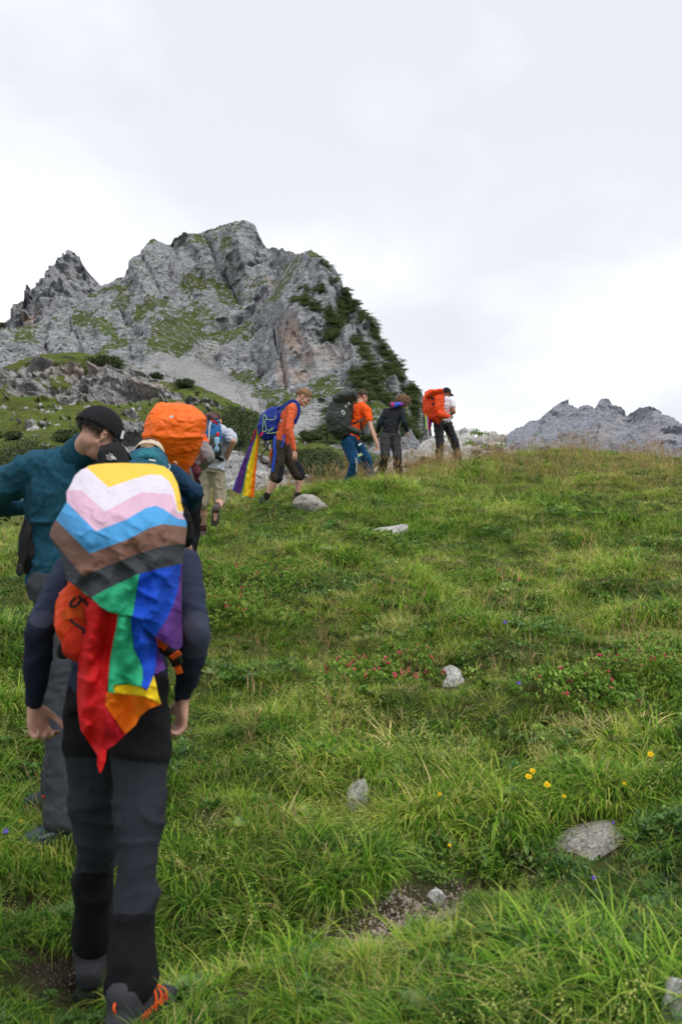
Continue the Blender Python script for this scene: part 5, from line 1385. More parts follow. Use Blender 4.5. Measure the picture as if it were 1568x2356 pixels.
def pack_d():
    r = empty('backpack', V(400, 1085, 8.6)); tag(r, 'bulky backpack in a bright orange rain cover behind the teal fleece man', 'backpack', 'backpacks carried by the hikers')
    rows = [(927, 370, 418), (931, 362, 440), (938, 357, 452), (949, 350, 464), (963, 342, 475), (984, 336, 471), (1008, 332, 466), (1024, 338, 461), (1042, 356, 453), (1066, 386, 444), (1090, 414, 432)]
    cs = [V((a + b) / 2, y, 8.55 - .12 * math.sin(i / 10 * 3.1)) for i, (y, a, b) in enumerate(rows)]
    wd = [(b - a) / 2 * 8.5 / FOC for y, a, b in rows]; dp = [.05, .09, .13, .17, .20, .22, .22, .21, .18, .13, .05]
    sh = Sh().loft(cs, (1, 0, .0), wd, dp, pw=3.0, level=True)
    bake('rain_cover', sh, orange_cover, r, voxel=.010, smooth=1, folds=[(.026, (.20, .20, .11), 5), (.010, (.07, .07, .03), 9), (.005, (.03, .03, .03), 4)])
    v = [Z(z1, x, y, 8.20) for x, y in ((1108, 160), (1118, 150), (1124, 155), (1130, 148), (1140, 158), (1132, 162), (1138, 168), (1124, 166), (1118, 170), (1120, 161))]
    n = len(v); v += [p + Vector((0, .012, 0)) for p in v[:n]]
    mesh_part('white_emblem', v, [tuple(range(n)), tuple(range(n, 2 * n))[::-1]] + [(i, (i + 1) % n, n + (i + 1) % n, n + i) for i in range(n)], white_p, r, smooth=False)
    sh = Sh().chain([V(440, 1072, 8.6), V(449, 1085, 8.6), V(446, 1103, 8.62)], [.05, .055, .035]); bake('hip_pocket', sh, maroon, r, voxel=.009, smooth=2, folds=[(.01, (.03, .03, .03), 5)])
    ribbon('hip_strap', [V(434, 1062, 8.5), V(440, 1090, 8.5), V(450, 1118, 8.55)], .026, grey_sleeve, r); ribbon('hip_strap', [V(446, 1050, 8.55), V(454, 1062, 8.55), V(460, 1066, 8.56)], .03, grey_sleeve, r)
    for x in (375, 440): ribbon('shoulder_strap', [V(x, 985, 8.75), V(x, 990, 9.1), V(x, 1040, 9.3)], .06, black_web, r)
pack_d()

# ================================================================== E  khaki shorts
def person_e():
    z = z4; D = 12.3
    J = dict(head=Z(z, 725, 430, 12.85), neck=Z(z, 735, 480, 12.65), sL=Z(z, 640, 560, 12.5), sR=Z(z, 835, 540, 12.4), eL=Z(z, 560, 660, 12.4), eR=Z(z, 888, 605, 12.12), wL=Z(z, 600, 760, 12.6), wR=Z(z, 812, 785, 12.35),
             pelvis=Z(z, 690, 865, D), hL=Z(z, 628, 885, D), hR=Z(z, 752, 885, D), kL=Z(z, 602, 1185, 12.25), kR=Z(z, 768, 1160, 12.3), aL=Z(z, 612, 1450, 12.42), aR=Z(z, 728, 1235, 11.93))
    J['tL'] = toe_of(J['aL'], (.1, .6, -.15)); J['tR'] = J['aR'] + Vector((-.02, .02, -.19))
    def cl(c):
        return np.zeros(len(c), int)
    figure(J, 'hiker in khaki cargo shorts and pale blue shirt, hand on hip, one boot lifted', skin_a, hair_br, voxel=.01, look=(.1, .9, -.5), hup=(0, .5, .9),
           top=dict(mat=shirt_l, ease=.035, sleeve='short', slen=.75, hem=-.12, name='shirt', fold=.022, fsc=(.06, .06, .05)), bottom=dict(kind='short', mat=khaki, ease=.008, len=.98, fold=.022, fsc=(.06, .06, .10)),
           feet=dict(mat=cloth('brown_grey_suede', (.10, .085, .075)), sole=m_sole_k, sock=cloth('dark_red_sock', (.09, .03, .035)), upR=(0.1, -1, .15), shaft=.03),
           hands=dict(R=((-.5, .3, -.8), (-.5, .5, .2), (.2, .5, .8), {})))
person_e()
def pack_e():
    z = z4; r = empty('backpack', Z(z, 690, 740, 12.1)); tag(r, 'blue and grey backpack with maroon lid and a water bottle in its side pocket', 'backpack', 'backpacks carried by the hikers')
    sh = Sh().loft([Z(z, 680, 420, 12.25), Z(z, 670, 450, 12.2), Z(z, 655, 560, 12.1), Z(z, 655, 680, 12.05), Z(z, 680, 740, 12.1)], (1, 0, 0), [.10, .14, .17, .16, .10], [.08, .13, .15, .14, .08], pw=2.6)
    bake('main_bag', sh, cloth('mid_blue_nylon', (.02, .12, .30)), r, voxel=.012, smooth=3, folds=[(.016, (.05, .05, .05), 5)])
    sh = Sh().loft([Z(z, 640, 400, 12.15), Z(z, 680, 385, 12.15), Z(z, 735, 415, 12.15)], (0, 1, 0), [.09, .11, .08], [.05, .065, .04], pw=2.4); bake('lid', sh, cloth('dusty_maroon', (.13, .07, .08)), r, voxel=.01, smooth=2, folds=[(.015, (.04, .04, .04), 2)])
    sh = Sh().loft([Z(z, 705, 560, 11.95), Z(z, 730, 650, 11.92), Z(z, 748, 740, 11.95)], (1, 0, 0), [.06, .075, .05], [.05, .06, .04]); bake('side_pocket', sh, grey_pack, r, voxel=.01, smooth=2, folds=[(.01, (.03, .03, .03), 2)])
    sh = Sh().chain([Z(z, 738, 590, 11.90), Z(z, 735, 680, 11.90)], [.034, .036]); b = mesh_part('bottle', sh.v, sh.f, cloth('clear_blue_plastic', (.25, .42, .6), rough=.2), r); sh = Sh().cap(Z(z, 747, 535, 11.9), Z(z, 746, 552, 11.9), .018, .018); mesh_part('bottle_cap', sh.v, sh.f, cloth('red_plastic', (.75, .03, .03)), b)
    ribbon('strap', [Z(z, 690, 400, 12.0), Z(z, 670, 480, 11.92), Z(z, 665, 600, 11.9)], .022, cloth('grey_webbing', (.42, .42, .42)), r)
    ribbon('strap', [Z(z, 660, 370, 12.02), Z(z, 700, 420, 11.98), Z(z, 750, 440, 12.0)], .03, black_web, r)
    ribbon('red_strap', [Z(z, 680, 410, 11.98), Z(z, 715, 425, 11.96), Z(z, 745, 455, 11.98)], .02, cloth('red_webbing', (.65, .03, .04)), r)
    tube('hip_belt', [Z(z, 690, 740, 12.1), Z(z, 760, 760, 12.15), Z(z, 800, 790, 12.3)], .025, black_web, r)
pack_e()

# ================================================================== F  blue pack, rust top
def person_f():
    z = z5; D = 14.5
    J = dict(head=Z(z, 1058, 300, 14.5), neck=Z(z, 945, 405, 14.5), sR=Z(z, 890, 455, 14.34), sL=Z(z, 880, 450, 14.68), eR=Z(z, 858, 730, 14.26), eL=Z(z, 720, 760, 14.82), wR=Z(z, 932, 1020, 14.3), wL=Z(z, 612, 1120, 14.75),
             pelvis=Z(z, 745, 935, D), chest=Z(z, 850, 570, D), waist=Z(z, 785, 760, D), hR=Z(z, 735, 960, 14.40), hL=Z(z, 775, 960, 14.60), kR=Z(z, 690, 1380, 14.38), kL=Z(z, 1000, 1350, 14.58), aR=Z(z, 525, 1690, 14.4), aL=Z(z, 968, 1690, 14.6))
    J['tR'] = toe_of(J['aR'], (1, 0, .05)); J['tL'] = toe_of(J['aL'], (1, 0, .1))
    def cl(c):
        out = np.zeros(len(c), int)
        for q in 'LR':
            H_, K_ = np.array(J['h' + q]), np.array(J['k' + q]); t = (c - H_) @ (K_ - H_) / ((K_ - H_) @ (K_ - H_)); dd = c - (H_ + t[:, None] * (K_ - H_)); near_ = np.linalg.norm(dd, axis=1) < .13
            out[near_ & (t > .62) & (dd[:, 0] > .02)] = 1
        return out
    figure(J, 'fair haired man in rust long-sleeved top and brown shorts, seen from the side', skin_a, hair_bl, voxel=.009, look=(.82, -.08, -.57), hup=(.5, 0, .85), hs=1.08,
           top=dict(mat=rust_top, ease=.018, hem=.0, name='long_sleeved_top', fold=.014, fsc=(.05, .05, .05)), bottom=dict(kind='short', mat=brown_short, mats=[brown_short, brown_dark], classify=cl, ease=.024, len=.98, fold=.016),
           feet=dict(mat=cloth('olive_shoe', (.06, .075, .05)), sole=m_sole_k, sock=cloth('black_sock', (.015, .015, .015)), shaft=.02),
           hands=dict(R=((.1, 0, -1), (-.5, .6, 0), (.8, .2, 0), {}), L=((-.1, 0, -1), (.6, -.4, 0), (.8, 0, 0), dict(curl=(.9, .9, .6)))), eyes=True,
           hairkw=dict(strands=1500, slen=.024, curl=.7, seed=8, thick=.022, bump=.010))
person_f()
def pack_f():
    z = z5; r = empty('backpack', Z(z, 620, 880, 14.5)); tag(r, 'blue backpack with pale lime cords on the fair haired man in rust', 'backpack', 'backpacks carried by the hikers')
    sh = Sh().loft([Z(z, 720, 470, 14.5), Z(z, 690, 500, 14.5), Z(z, 620, 590, 14.5), Z(z, 590, 700, 14.5), Z(z, 585, 800, 14.5), Z(z, 600, 870, 14.5)], (0, 1, 0), [.07, .11, .14, .15, .14, .09], [.07, .12, .165, .175, .15, .08], pw=2.3)
    bake('main_bag', sh, blue_pack, r, voxel=.010, smooth=3, folds=[(.016, (.05, .05, .05), 5)])
    sh = Sh().loft([Z(z, 560, 520, 14.5), Z(z, 640, 480, 14.5), Z(z, 760, 430, 14.5)], (0, 1, 0), [.07, .11, .07], [.03, .04, .025]); bake('lid', sh, blue_pack, r, voxel=.009, smooth=2, folds=[(.01, (.04, .04, .04), 2)])
    dc = 14.33
    tube('cord', [Z(z, x, y, dc) for x, y in ((500, 760), (518, 535), (530, 535), (560, 575), (535, 620), (545, 700), (560, 740), (520, 760), (500, 750))], .0045, m_lime, r, k=3)
    tube('cord', [Z(z, x, y, dc) for x, y in ((545, 590), (660, 600), (685, 540))], .004, m_lime, r, k=2)
    tube('cord', [Z(z, x, y, dc) for x, y in ((555, 785), (660, 705), (575, 745))], .004, m_lime, r, k=2)
    tube('cord', [Z(z, x, y, dc) for x, y in ((555, 785), (640, 780), (720, 762))], .004, m_lime, r, k=2)
    ribbon('red_tag', [Z(z, 510, 762, dc - .01), Z(z, 475, 820, dc - .01)], .022, cloth('red_webbing', (.65, .03, .04)), r)
    ribbon('shoulder_strap', [Z(z, 740, 470, 14.33), Z(z, 830, 385, 14.33), Z(z, 920, 345, 14.32), Z(z, 985, 400, 14.32), Z(z, 990, 520, 14.33), Z(z, 935, 650, 14.36)], .045, blue_pack, r, k=5)
    ribbon('strap_edge', [Z(z, 760, 455, 14.31), Z(z, 830, 380, 14.31), Z(z, 920, 338, 14.31), Z(z, 990, 400, 14.31)], .012, blue_web, r)
    ribbon('hanging_strap', [Z(z, 672, 820, 14.28), Z(z, 660, 950, 14.26), Z(z, 668, 1050, 14.26), Z(z, 635, 1300, 14.26)], .038, blue_web, r)
    ribbon('hanging_strap', [Z(z, 790, 800, 14.24), Z(z, 785, 890, 14.22), Z(z, 762, 975, 14.22)], .026, blue_web, r)
    tube('loose_strap', [Z(z, x, y, 14.5) for x, y in ((590, 920), (555, 1000), (500, 1060), (490, 1150), (540, 1190), (600, 1180))], .009, black_web, r)
    sh = Sh().ell(Z(z, 755, 620, 14.32), [.02, .012, .024]); mesh_part('badge', sh.v, sh.f, cloth('grey_badge', (.35, .33, .3)), r)
    # the flag hanging from the pack
    out = [(408, 735), (425, 728), (438, 760), (450, 800), (452, 900), (430, 1120), (405, 1400), (385, 1655), (300, 1638), (222, 1620), (215, 1600), (150, 1580), (98, 1552), (130, 1450), (180, 1320), (240, 1150), (300, 1000), (350, 880)]
    def bl(n):    # boundaries x(y) of the stripes, from the left
        return [[(408, 735), (180, 1320), (118, 1552)], [(420, 790), (290, 1230), (210, 1605)], [(424, 800), (300, 1240), (225, 1620)], [(440, 800), (395, 1200), (330, 1645)]][n]
    LN = [[z5(*p) for p in bl(n)] for n in range(4)]
    def cl(x, y):
        n = np.zeros(len(x), int)
        for l in LN: n += x > np.interp(y, [b for _, b in l], [a for a, _ in l])
        return n
    fd = lambda x, y: 14.5 + .035 * np.sin((x - 560) / 4.2 + y / 40) * sstep(990, 1080, y) + .012 * fbm(P3(x / 6, y / 9), 2, .5, 3)
    o = sheet('rainbow_flag', out, fd, 1.6, [fl['blue'], fl['purple'], fl['green'], fl['lemon'], fl['orange']], cl, [bl(n) for n in range(4)], tr=z5)
    tag(o, 'narrow folded rainbow flag hanging behind the blue backpack', 'flag')
    ribbon('red_edge', [Z(z5, 430, 735, 14.46), Z(z5, 405, 745, 14.46), Z(z5, 385, 800, 14.46), Z(z5, 355, 890, 14.47)], .014, fl['red'], o)
pack_f()

# ================================================================== G  grey pack, orange shirt
def person_g():
    z = z6; D = 17.4
    J = dict(head=Z(z, 455, 222, 17.55), neck=Z(z, 435, 285, 17.5), sR=Z(z, 500, 370, 17.25), sL=Z(z, 400, 335, 17.65), eR=Z(z, 552, 550, 17.12), eL=Z(z, 300, 600, 17.75), wR=Z(z, 602, 690, 17.05), wL=Z(z, 275, 790, 17.6),
             pelvis=Z(z, 340, 650, D), chest=Z(z, 435, 400, 17.45), waist=Z(z, 380, 530, 17.4), hR=Z(z, 305, 690, 17.28), hL=Z(z, 360, 680, 17.5), kR=Z(z, 385, 880, 17.15), kL=Z(z, 500, 845, 17.45), aR=Z(z, 330, 1070, 17.3), aL=Z(z, 530, 1040, 17.55))
    J['tR'] = toe_of(J['aR'], (.8, .5, .1)); J['tL'] = toe_of(J['aL'], (.8, .5, .1))
    r, fr = figure(J, 'man in bright orange shirt and petrol blue trousers carrying the dark grey backpack', skin_a, hair_br, voxel=.01, look=(.75, .55, -.35), hup=(.3, .1, .9), hs=1.08,
           top=dict(mat=orange_t, ease=.026, sleeve='short', slen=.42, hem=.05, name='shirt', fold=.018, thick=1.2), bottom=dict(kind='long', mat=trek_blue, ease=.040, cuff=.055, fold=.018),
           feet=dict(mat=m_bootk, sole=m_sole_k, s=1.05), hands=dict(R=((.1, 0, -1), (-.5, -.5, 0), (.6, .5, 0), {}), L=((0, 0, -1), (.7, -.2, 0), (.4, .6, 0), {})),
           hairkw=dict(strands=900, slen=.022, seed=9, thick=.012, region=lambda d: d[2] > -.35 + .8 * max(0, d[1]) and not (abs(d[0]) > .7 and d[2] < .2 and d[1] > -.3)))
    ribbon('pocket_stripe', [Z(z, 418, 716, 17.05), Z(z, 446, 692, 17.05)], .028, white_p, r)
    ribbon('thigh_stripe', [Z(z, 408, 808, 17.0), Z(z, 452, 795, 17.0)], .010, white_p, r)
    ribbon('lime_stripe', [Z(z, 412, 824, 17.0), Z(z, 456, 808, 17.0)], .020, cloth('lime_print', (.55, .8, .2)), r)
    ribbon('zip', [Z(z, 390, 842, 16.98), Z(z, 397, 900, 17.0), Z(z, 397, 980, 17.02)], .014, white_p, r)
    ribbon('cuff_mark', [Z(z, 322, 1135, 17.08), Z(z, 335, 1100, 17.08)], .03, cloth('lime_print', (.55, .8, .2)), r)
person_g()
def pack_g():
    z = z6; r = empty('backpack', Z(z, 270, 640, 17.3)); tag(r, 'large dark grey roll-top backpack on the man in the orange shirt', 'backpack', 'backpacks carried by the hikers')
    sh = Sh().loft([Z(z, 285, 225, 17.35), Z(z, 270, 270, 17.3), Z(z, 235, 350, 17.25), Z(z, 215, 450, 17.22), Z(z, 225, 540, 17.22), Z(z, 270, 620, 17.25)], (.6, -.8, 0), [.10, .15, .17, .18, .17, .11], [.13, .18, .23, .245, .22, .12], pw=2.4)
    bake('main_bag', sh, grey_pack, r, voxel=.012, smooth=3, folds=[(.022, (.07, .07, .06), 5)])
    sh = Sh().loft([Z(z, 175, 265, 17.15), Z(z, 250, 225, 17.12), Z(z, 340, 205, 17.15), Z(z, 385, 245, 17.2)], (.3, -.7, .5), [.12, .15, .15, .09], [.06, .085, .08, .05], pw=2.4); bake('lid', sh, grey_lid, r, voxel=.012, smooth=2, folds=[(.018, (.06, .06, .05), 2)])
    sh = Sh().loft([Z(z, 300, 540, 17.0), Z(z, 370, 560, 17.0), Z(z, 440, 600, 17.02)], (0, -1, 0), [.06, .07, .04], [.05, .06, .05]); bake('hip_wing', sh, grey_pack, r, voxel=.011, smooth=2, folds=[(.012, (.04, .04, .04), 2)])
    ribbon('buckle_strap', [Z(z, 235, 205, 16.92), Z(z, 300, 270, 16.95), Z(z, 345, 340, 16.98)], .022, black_web, r)
    for x, y in ((318, 290), (288, 318)):
        sh = Sh().ell(Z(z, x, y, 16.9), [.022, .012, .028]); mesh_part('buckle', sh.v, sh.f, cloth('grey_metal', (.3, .3, .3), rough=.4), r)
    tube('carabiner', [Z(z, x, y, 16.86) for x, y in ((250, 355), (275, 375), (268, 400), (248, 380), (250, 355))], .006, white_p, r, k=3)
    ribbon('lower_strap', [Z(z, 205, 470, 16.9), Z(z, 260, 520, 16.88), Z(z, 330, 540, 16.9)], .02, black_web, r)
    ribbon('hip_belt', [Z(z, 350, 500, 17.1), Z(z, 420, 470, 17.02), Z(z, 485, 440, 17.1)], .035, cloth('brown_webbing', (.05, .045, .04)), r)
    ribbon('chest_strap', [Z(z, 440, 470, 17.05), Z(z, 445, 540, 17.05), Z(z, 480, 680, 17.1)], .03, black_web, r)
    sh = Sh().chain([Z(z, 505, 520, 17.3), Z(z, 500, 590, 17.3)], [.045, .05]); mesh_part('bottle_pocket', sh.v, sh.f, cloth('pale_grey_nylon', (.25, .26, .3)), r)
    ribbon('walking_pole', [Z(z, 100, 575, 17.2), Z(z, 92, 670, 17.2)], .02, black_web, r)
pack_g()

# ================================================================== H  curls, dark clothes
def person_h():
    z = z6; D = 19.2
    J = dict(head=Z(z, 875, 280, 19.3), neck=Z(z, 835, 318, 19.28), sL=Z(z, 695, 372, 19.25), sR=Z(z, 862, 360, 19.2), eL=Z(z, 640, 480, 19.2), eR=Z(z, 880, 480, 19.05), wL=Z(z, 608, 585, 19.3), wR=Z(z, 912, 572, 19.15),
             pelvis=Z(z, 738, 620, D), chest=Z(z, 770, 410, 19.22), waist=Z(z, 745, 520, 19.2), hL=Z(z, 690, 640, 19.15), hR=Z(z, 792, 640, 19.2), kL=Z(z, 690, 820, 18.98), kR=Z(z, 812, 830, 19.05), aL=Z(z, 640, 1000, 19.25), aR=Z(z, 822, 1010, 19.3))
    J['tL'] = toe_of(J['aL'], (.3, .6, -.5)); J['tR'] = toe_of(J['aR'], (.3, .9, .1))
    def cl(c):
        out = np.zeros(len(c), int)
        for q in 'LR':
            S_, E_ = np.array(J['s' + q]), np.array(J['e' + q]); t = (c - S_) @ (E_ - S_) / ((E_ - S_) @ (E_ - S_))
            W_ = np.array(J['w' + q]); dd = np.linalg.norm(c - (S_ + np.clip(t, 0, 1)[:, None] * (E_ - S_)), axis=1); t2 = np.clip((c - E_) @ (W_ - E_) / ((W_ - E_) @ (W_ - E_)), 0, 1); d2 = np.linalg.norm(c - (E_ + t2[:, None] * (W_ - E_)), axis=1)
            out[((dd < .085) & (t > .45)) | (d2 < .07)] = 1
        return out
    r, fr = figure(J, 'hiker with light brown curls in dark clothes, bright hood lining, no backpack', skin_a, None, voxel=.01, look=(.75, .45, -.5), hup=(.3, .2, .85), s=.95, hs=1.0,
                   top=dict(mat=dark_shirt, mats=[dark_shirt, dark_sleeve], classify=cl, ease=.022, hem=-.05, name='shirt', fold=.018), bottom=dict(kind='long', mat=dark_trs, ease=.040, cuff=.055, fold=.020), feet=dict(mat=m_bootk, sole=m_sole_k))
    hair(J['head'], fr, hair_cu, r, 1.0, region=lambda d: d[2] > -.75 + 1.1 * max(0, d[1]) and not (d[1] > .55 and d[2] < .4), thick=.03, bump=.022, strands=2400, slen=.075, curl=1.3, seed=4, sw=.007)
    sh = Sh().chain([Z(z, 755, 290, 19.2), Z(z, 780, 305, 19.1), Z(z, 830, 295, 19.1), Z(z, 870, 290, 19.2)], [.035, .05, .045, .03])
    bake('hood_lining', sh, None, r, voxel=.01, smooth=2, folds=[(.015, (.03, .03, .03), 4)], mats=[cloth('pink_lining', (.45, .06, .25)), cloth('blue_lining', (.04, .12, .6)), cloth('violet_lining', (.22, .06, .4))], classify=lambda c: (np.digitize((c[:, 0] - J['neck'].x) + .04 * vn(c * 18, 2), [-.10, -.03])) .astype(int) * 1 % 3)
person_h()

# ================================================================== I  orange pack at the crest
def person_i():
    z = z6; D = 21.7
    J = dict(head=Z(z, 1315, 182, 21.8), neck=Z(z, 1312, 228, 21.75), sL=Z(z, 1262, 262, 21.75), sR=Z(z, 1365, 265, 21.65), eL=Z(z, 1250, 380, 21.8), eR=Z(z, 1392, 375, 21.5), wL=Z(z, 1330, 410, 22.0), wR=Z(z, 1345, 402, 21.75),
             pelvis=Z(z, 1278, 488, D), hL=Z(z, 1235, 505, 21.65), hR=Z(z, 1325, 505, 21.7), kL=Z(z, 1248, 700, 21.55), kR=Z(z, 1398, 690, 21.75), aL=Z(z, 1238, 900, 21.7), aR=Z(z, 1425, 850, 21.9))
    J['tL'] = toe_of(J['aL'], (.3, .9, .1)); J['tR'] = toe_of(J['aR'], (.6, .8, .1))
    figure(J, 'man in white T-shirt, black cap and dark trousers leading the line by the rocks', skin_c, hair_dk, voxel=.01, look=(.85, .35, -.25), hup=(.1, .05, .95), hs=1.03,
           top=dict(mat=white_t, ease=.020, sleeve='short', slen=.45, hem=-.1, name='t_shirt', fold=.016), bottom=dict(kind='long', mat=black_trs, ease=.038, cuff=.058, fold=.020, fsc=(.08, .08, .05)), feet=dict(mat=m_bootk, sole=m_sole_k),
           capkw=dict(mat=cloth('black_cap_cotton', (.014, .014, .017)), brimlen=.08), hairkw=dict(strands=500, slen=.015, thick=.0, bump=.002, smax=.05), hands=dict(R=((-.6, .6, 0), (0, 0, 1), (0, .6, .4), {})))
person_i()
def pack_i():
    z = z6; r = empty('backpack', Z(z, 1200, 470, 21.5)); tag(r, 'tall orange red backpack on the man in the white T-shirt on the crest', 'backpack', 'backpacks carried by the hikers')
    sh = Sh().loft([Z(z, 1205, 165, 21.5), Z(z, 1192, 185, 21.48), Z(z, 1180, 250, 21.42), Z(z, 1180, 340, 21.4), Z(z, 1195, 420, 21.42), Z(z, 1205, 462, 21.48)], (.85, -.5, 0), [.17, .22, .23, .23, .22, .14], [.08, .13, .17, .18, .16, .09], pw=2.7)
    bake('main_bag', sh, orange_red, r, voxel=.012, smooth=3, folds=[(.020, (.06, .06, .07), 5)])
    sh = Sh().loft([Z(z, 1105, 225, 21.3), Z(z, 1170, 180, 21.28), Z(z, 1270, 165, 21.32)], (.3, -.8, .4), [.09, .13, .10], [.05, .06, .05]); bake('lid', sh, orange_red, r, voxel=.012, smooth=2, folds=[(.012, (.05, .05, .05), 2)])
    sh = Sh().loft([Z(z, 1220, 380, 21.2), Z(z, 1260, 400, 21.2), Z(z, 1330, 420, 21.3)], (0, 0, 1), [.08, .08, .05], [.06, .06, .04]); bake('hip_wing', sh, orange_red, r, voxel=.011, smooth=2)
    for x0, y0, x1, y1 in ((1165, 210, 1170, 300), (1185, 250, 1190, 420), (1210, 390, 1230, 500), (1285, 190, 1293, 280)):
        ribbon('strap', [Z(z, x0, y0, 21.2), Z(z, x1, y1, 21.18)], .022, cloth('deep_orange_webbing', (.5, .03, .01)), r)
    for x, y in ((1160, 225), (1180, 290), (1175, 235)):
        sh = Sh().ell(Z(z, x, y, 21.18), [.03, .015, .03]); mesh_part('buckle', sh.v, sh.f, black_web, r)
    tube('hip_belt', [Z(z, 1290, 425, 21.4), Z(z, 1330, 430, 21.45), Z(z, 1350, 400, 21.5)], .02, orange_red, r)
    tube('belt_strap', [Z(z, 1275, 325, 21.35), Z(z, 1300, 380, 21.4), Z(z, 1345, 350, 21.5)], .012, orange_red, r)
    out = [(1094, 385), (1120, 420), (1140, 445), (1168, 460), (1160, 520), (1150, 565), (1120, 558), (1095, 540), (1090, 480)]
    def cl(x, y):
        X = (x - 730.2) / .22537 - (y - 863.7) / .22537 * .05
        return np.digitize(X, [1078, 1092, 1103, 1120])
    fd = lambda x, y: 21.3 + .05 * np.sin((x - 560) / 2.2 + y / 30)
    o = sheet('rainbow_flag', out, fd, 1.0, [fl['green'], fl['lemon'], fl['sky'], fl['red'], fl['purple']], cl, tr=z6)
    tag(o, 'small rainbow flag hanging under the orange backpack on the crest', 'flag')
pack_i()
# ================================================================== rocks, shrubs, flowers
def mat_stone(name, a, b, c, scale):
    m = bpy.data.materials.new(name); m.use_nodes = True; nt = m.node_tree; bs = nt.nodes['Principled BSDF']
    bs.inputs['Roughness'].default_value = .9; bs.inputs['Specular IOR Level'].default_value = .2
    pos = N(nt, 'ShaderNodeNewGeometry').outputs['Position']
    n1 = tnoise(nt, pos, scale, 8, .68, .3); n2 = tnoise(nt, pos, scale * 6, 6, .75)
    col = ramp(nt, n1, [(.32, a), (.48, b), (.64, c)])
    col = mixc(nt, .45, col, ramp(nt, n2, [(.38, tuple(q * .4 for q in b)), (.5, b), (.62, tuple(min(.85, q * 1.4) for q in c))]))
    vor = N(nt, 'ShaderNodeTexVoronoi'); vor.feature = 'DISTANCE_TO_EDGE'; vor.inputs['Scale'].default_value = scale * .9; vor.inputs['Randomness'].default_value = 1
    va = N(nt, 'ShaderNodeVectorMath', operation='ADD'); nz = N(nt, 'ShaderNodeTexNoise'); nz.inputs['Scale'].default_value = scale * .8; nz.inputs['Detail'].default_value = 5; L(nt, pos, nz.inputs['Vector'])
    sc = N(nt, 'ShaderNodeVectorMath', operation='SCALE'); L(nt, nz.outputs['Color'], sc.inputs[0]); sc.inputs['Scale'].default_value = 1.6 / scale
    L(nt, pos, va.inputs[0]); L(nt, sc.outputs[0], va.inputs[1]); L(nt, va.outputs[0], vor.inputs['Vector'])
    ck = ramp(nt, vor.outputs['Distance'], [(0, (.25, .24, .23)), (.035, (1, 1, 1))]); col = mixc(nt, .75, col, ck, 'MULTIPLY')
    L(nt, col, bs.inputs['Base Color'])
    hh = N(nt, 'ShaderNodeMath', operation='ADD'); L(nt, n1, hh.inputs[0]); h2 = N(nt, 'ShaderNodeMath', operation='MULTIPLY'); L(nt, n2, h2.inputs[0]); h2.inputs[1].default_value = .4; L(nt, h2.outputs[0], hh.inputs[1])
    bp = N(nt, 'ShaderNodeBump'); bp.inputs['Distance'].default_value = .25 / scale; L(nt, hh.outputs[0], bp.inputs['Height']); L(nt, bp.outputs[0], bs.inputs['Normal'])
    return m
m_stone = mat_stone('pale_limestone', (.22, .20, .175), (.46, .445, .42), (.70, .69, .68), 9)
m_stone_w = mat_stone('brownish_limestone', (.14, .12, .095), (.32, .29, .25), (.52, .50, .47), 11)
m_stone_far = mat_stone('hillside_limestone', (.16, .155, .15), (.40, .395, .385), (.66, .655, .65), 1.6)
def rock_mesh(name, size, seed, mat, cuts=9, sub=3, rough=.10, block=.75):
    import bmesh
    bm = bmesh.new(); bmesh.ops.create_icosphere(bm, subdivisions=sub, radius=1.0)
    r = np.random.default_rng(seed); co = np.array([v.co[:] for v in bm.verts])
    for k in range(cuts):
        n = r.normal(size=3); n[2] = abs(n[2]) if k % 2 else n[2]; n /= np.linalg.norm(n); h = r.uniform(block - .15, block + .15)
        d = co @ n; over = np.clip(d - h, 0, None); co -= n[None] * over[:, None] * .96
    co = co * (1 + rough * fbm(co * 1.7 + seed, 4, .6, seed)[:, None])
    co += .03 * rough / .1 * np.stack([vn(co * 7 + seed, 1), vn(co * 7 + seed, 2), vn(co * 7 + seed, 3)], -1)
    co = co * np.array(size) * .5 * 1.12
    me = mesh_np(name, co, None, np.array([[v.index for v in f.verts] for f in bm.faces]), smooth=False); bm.free()
    me.materials.append(mat)
    return me
def rock(name, loc, size, rot, seed, mat, label=None, cat=None, group=None, parent=None, **k):
    me = rock_mesh(name, size, seed, mat, **k)
    o = bpy.data.objects.new(name, me); o.location = loc; o.rotation_euler = rot; SC.collection.objects.link(o)
    if parent is not None: o.parent = parent; o.matrix_parent_inverse = parent.matrix_world.inverted()
    return tag(o, label, cat, group)
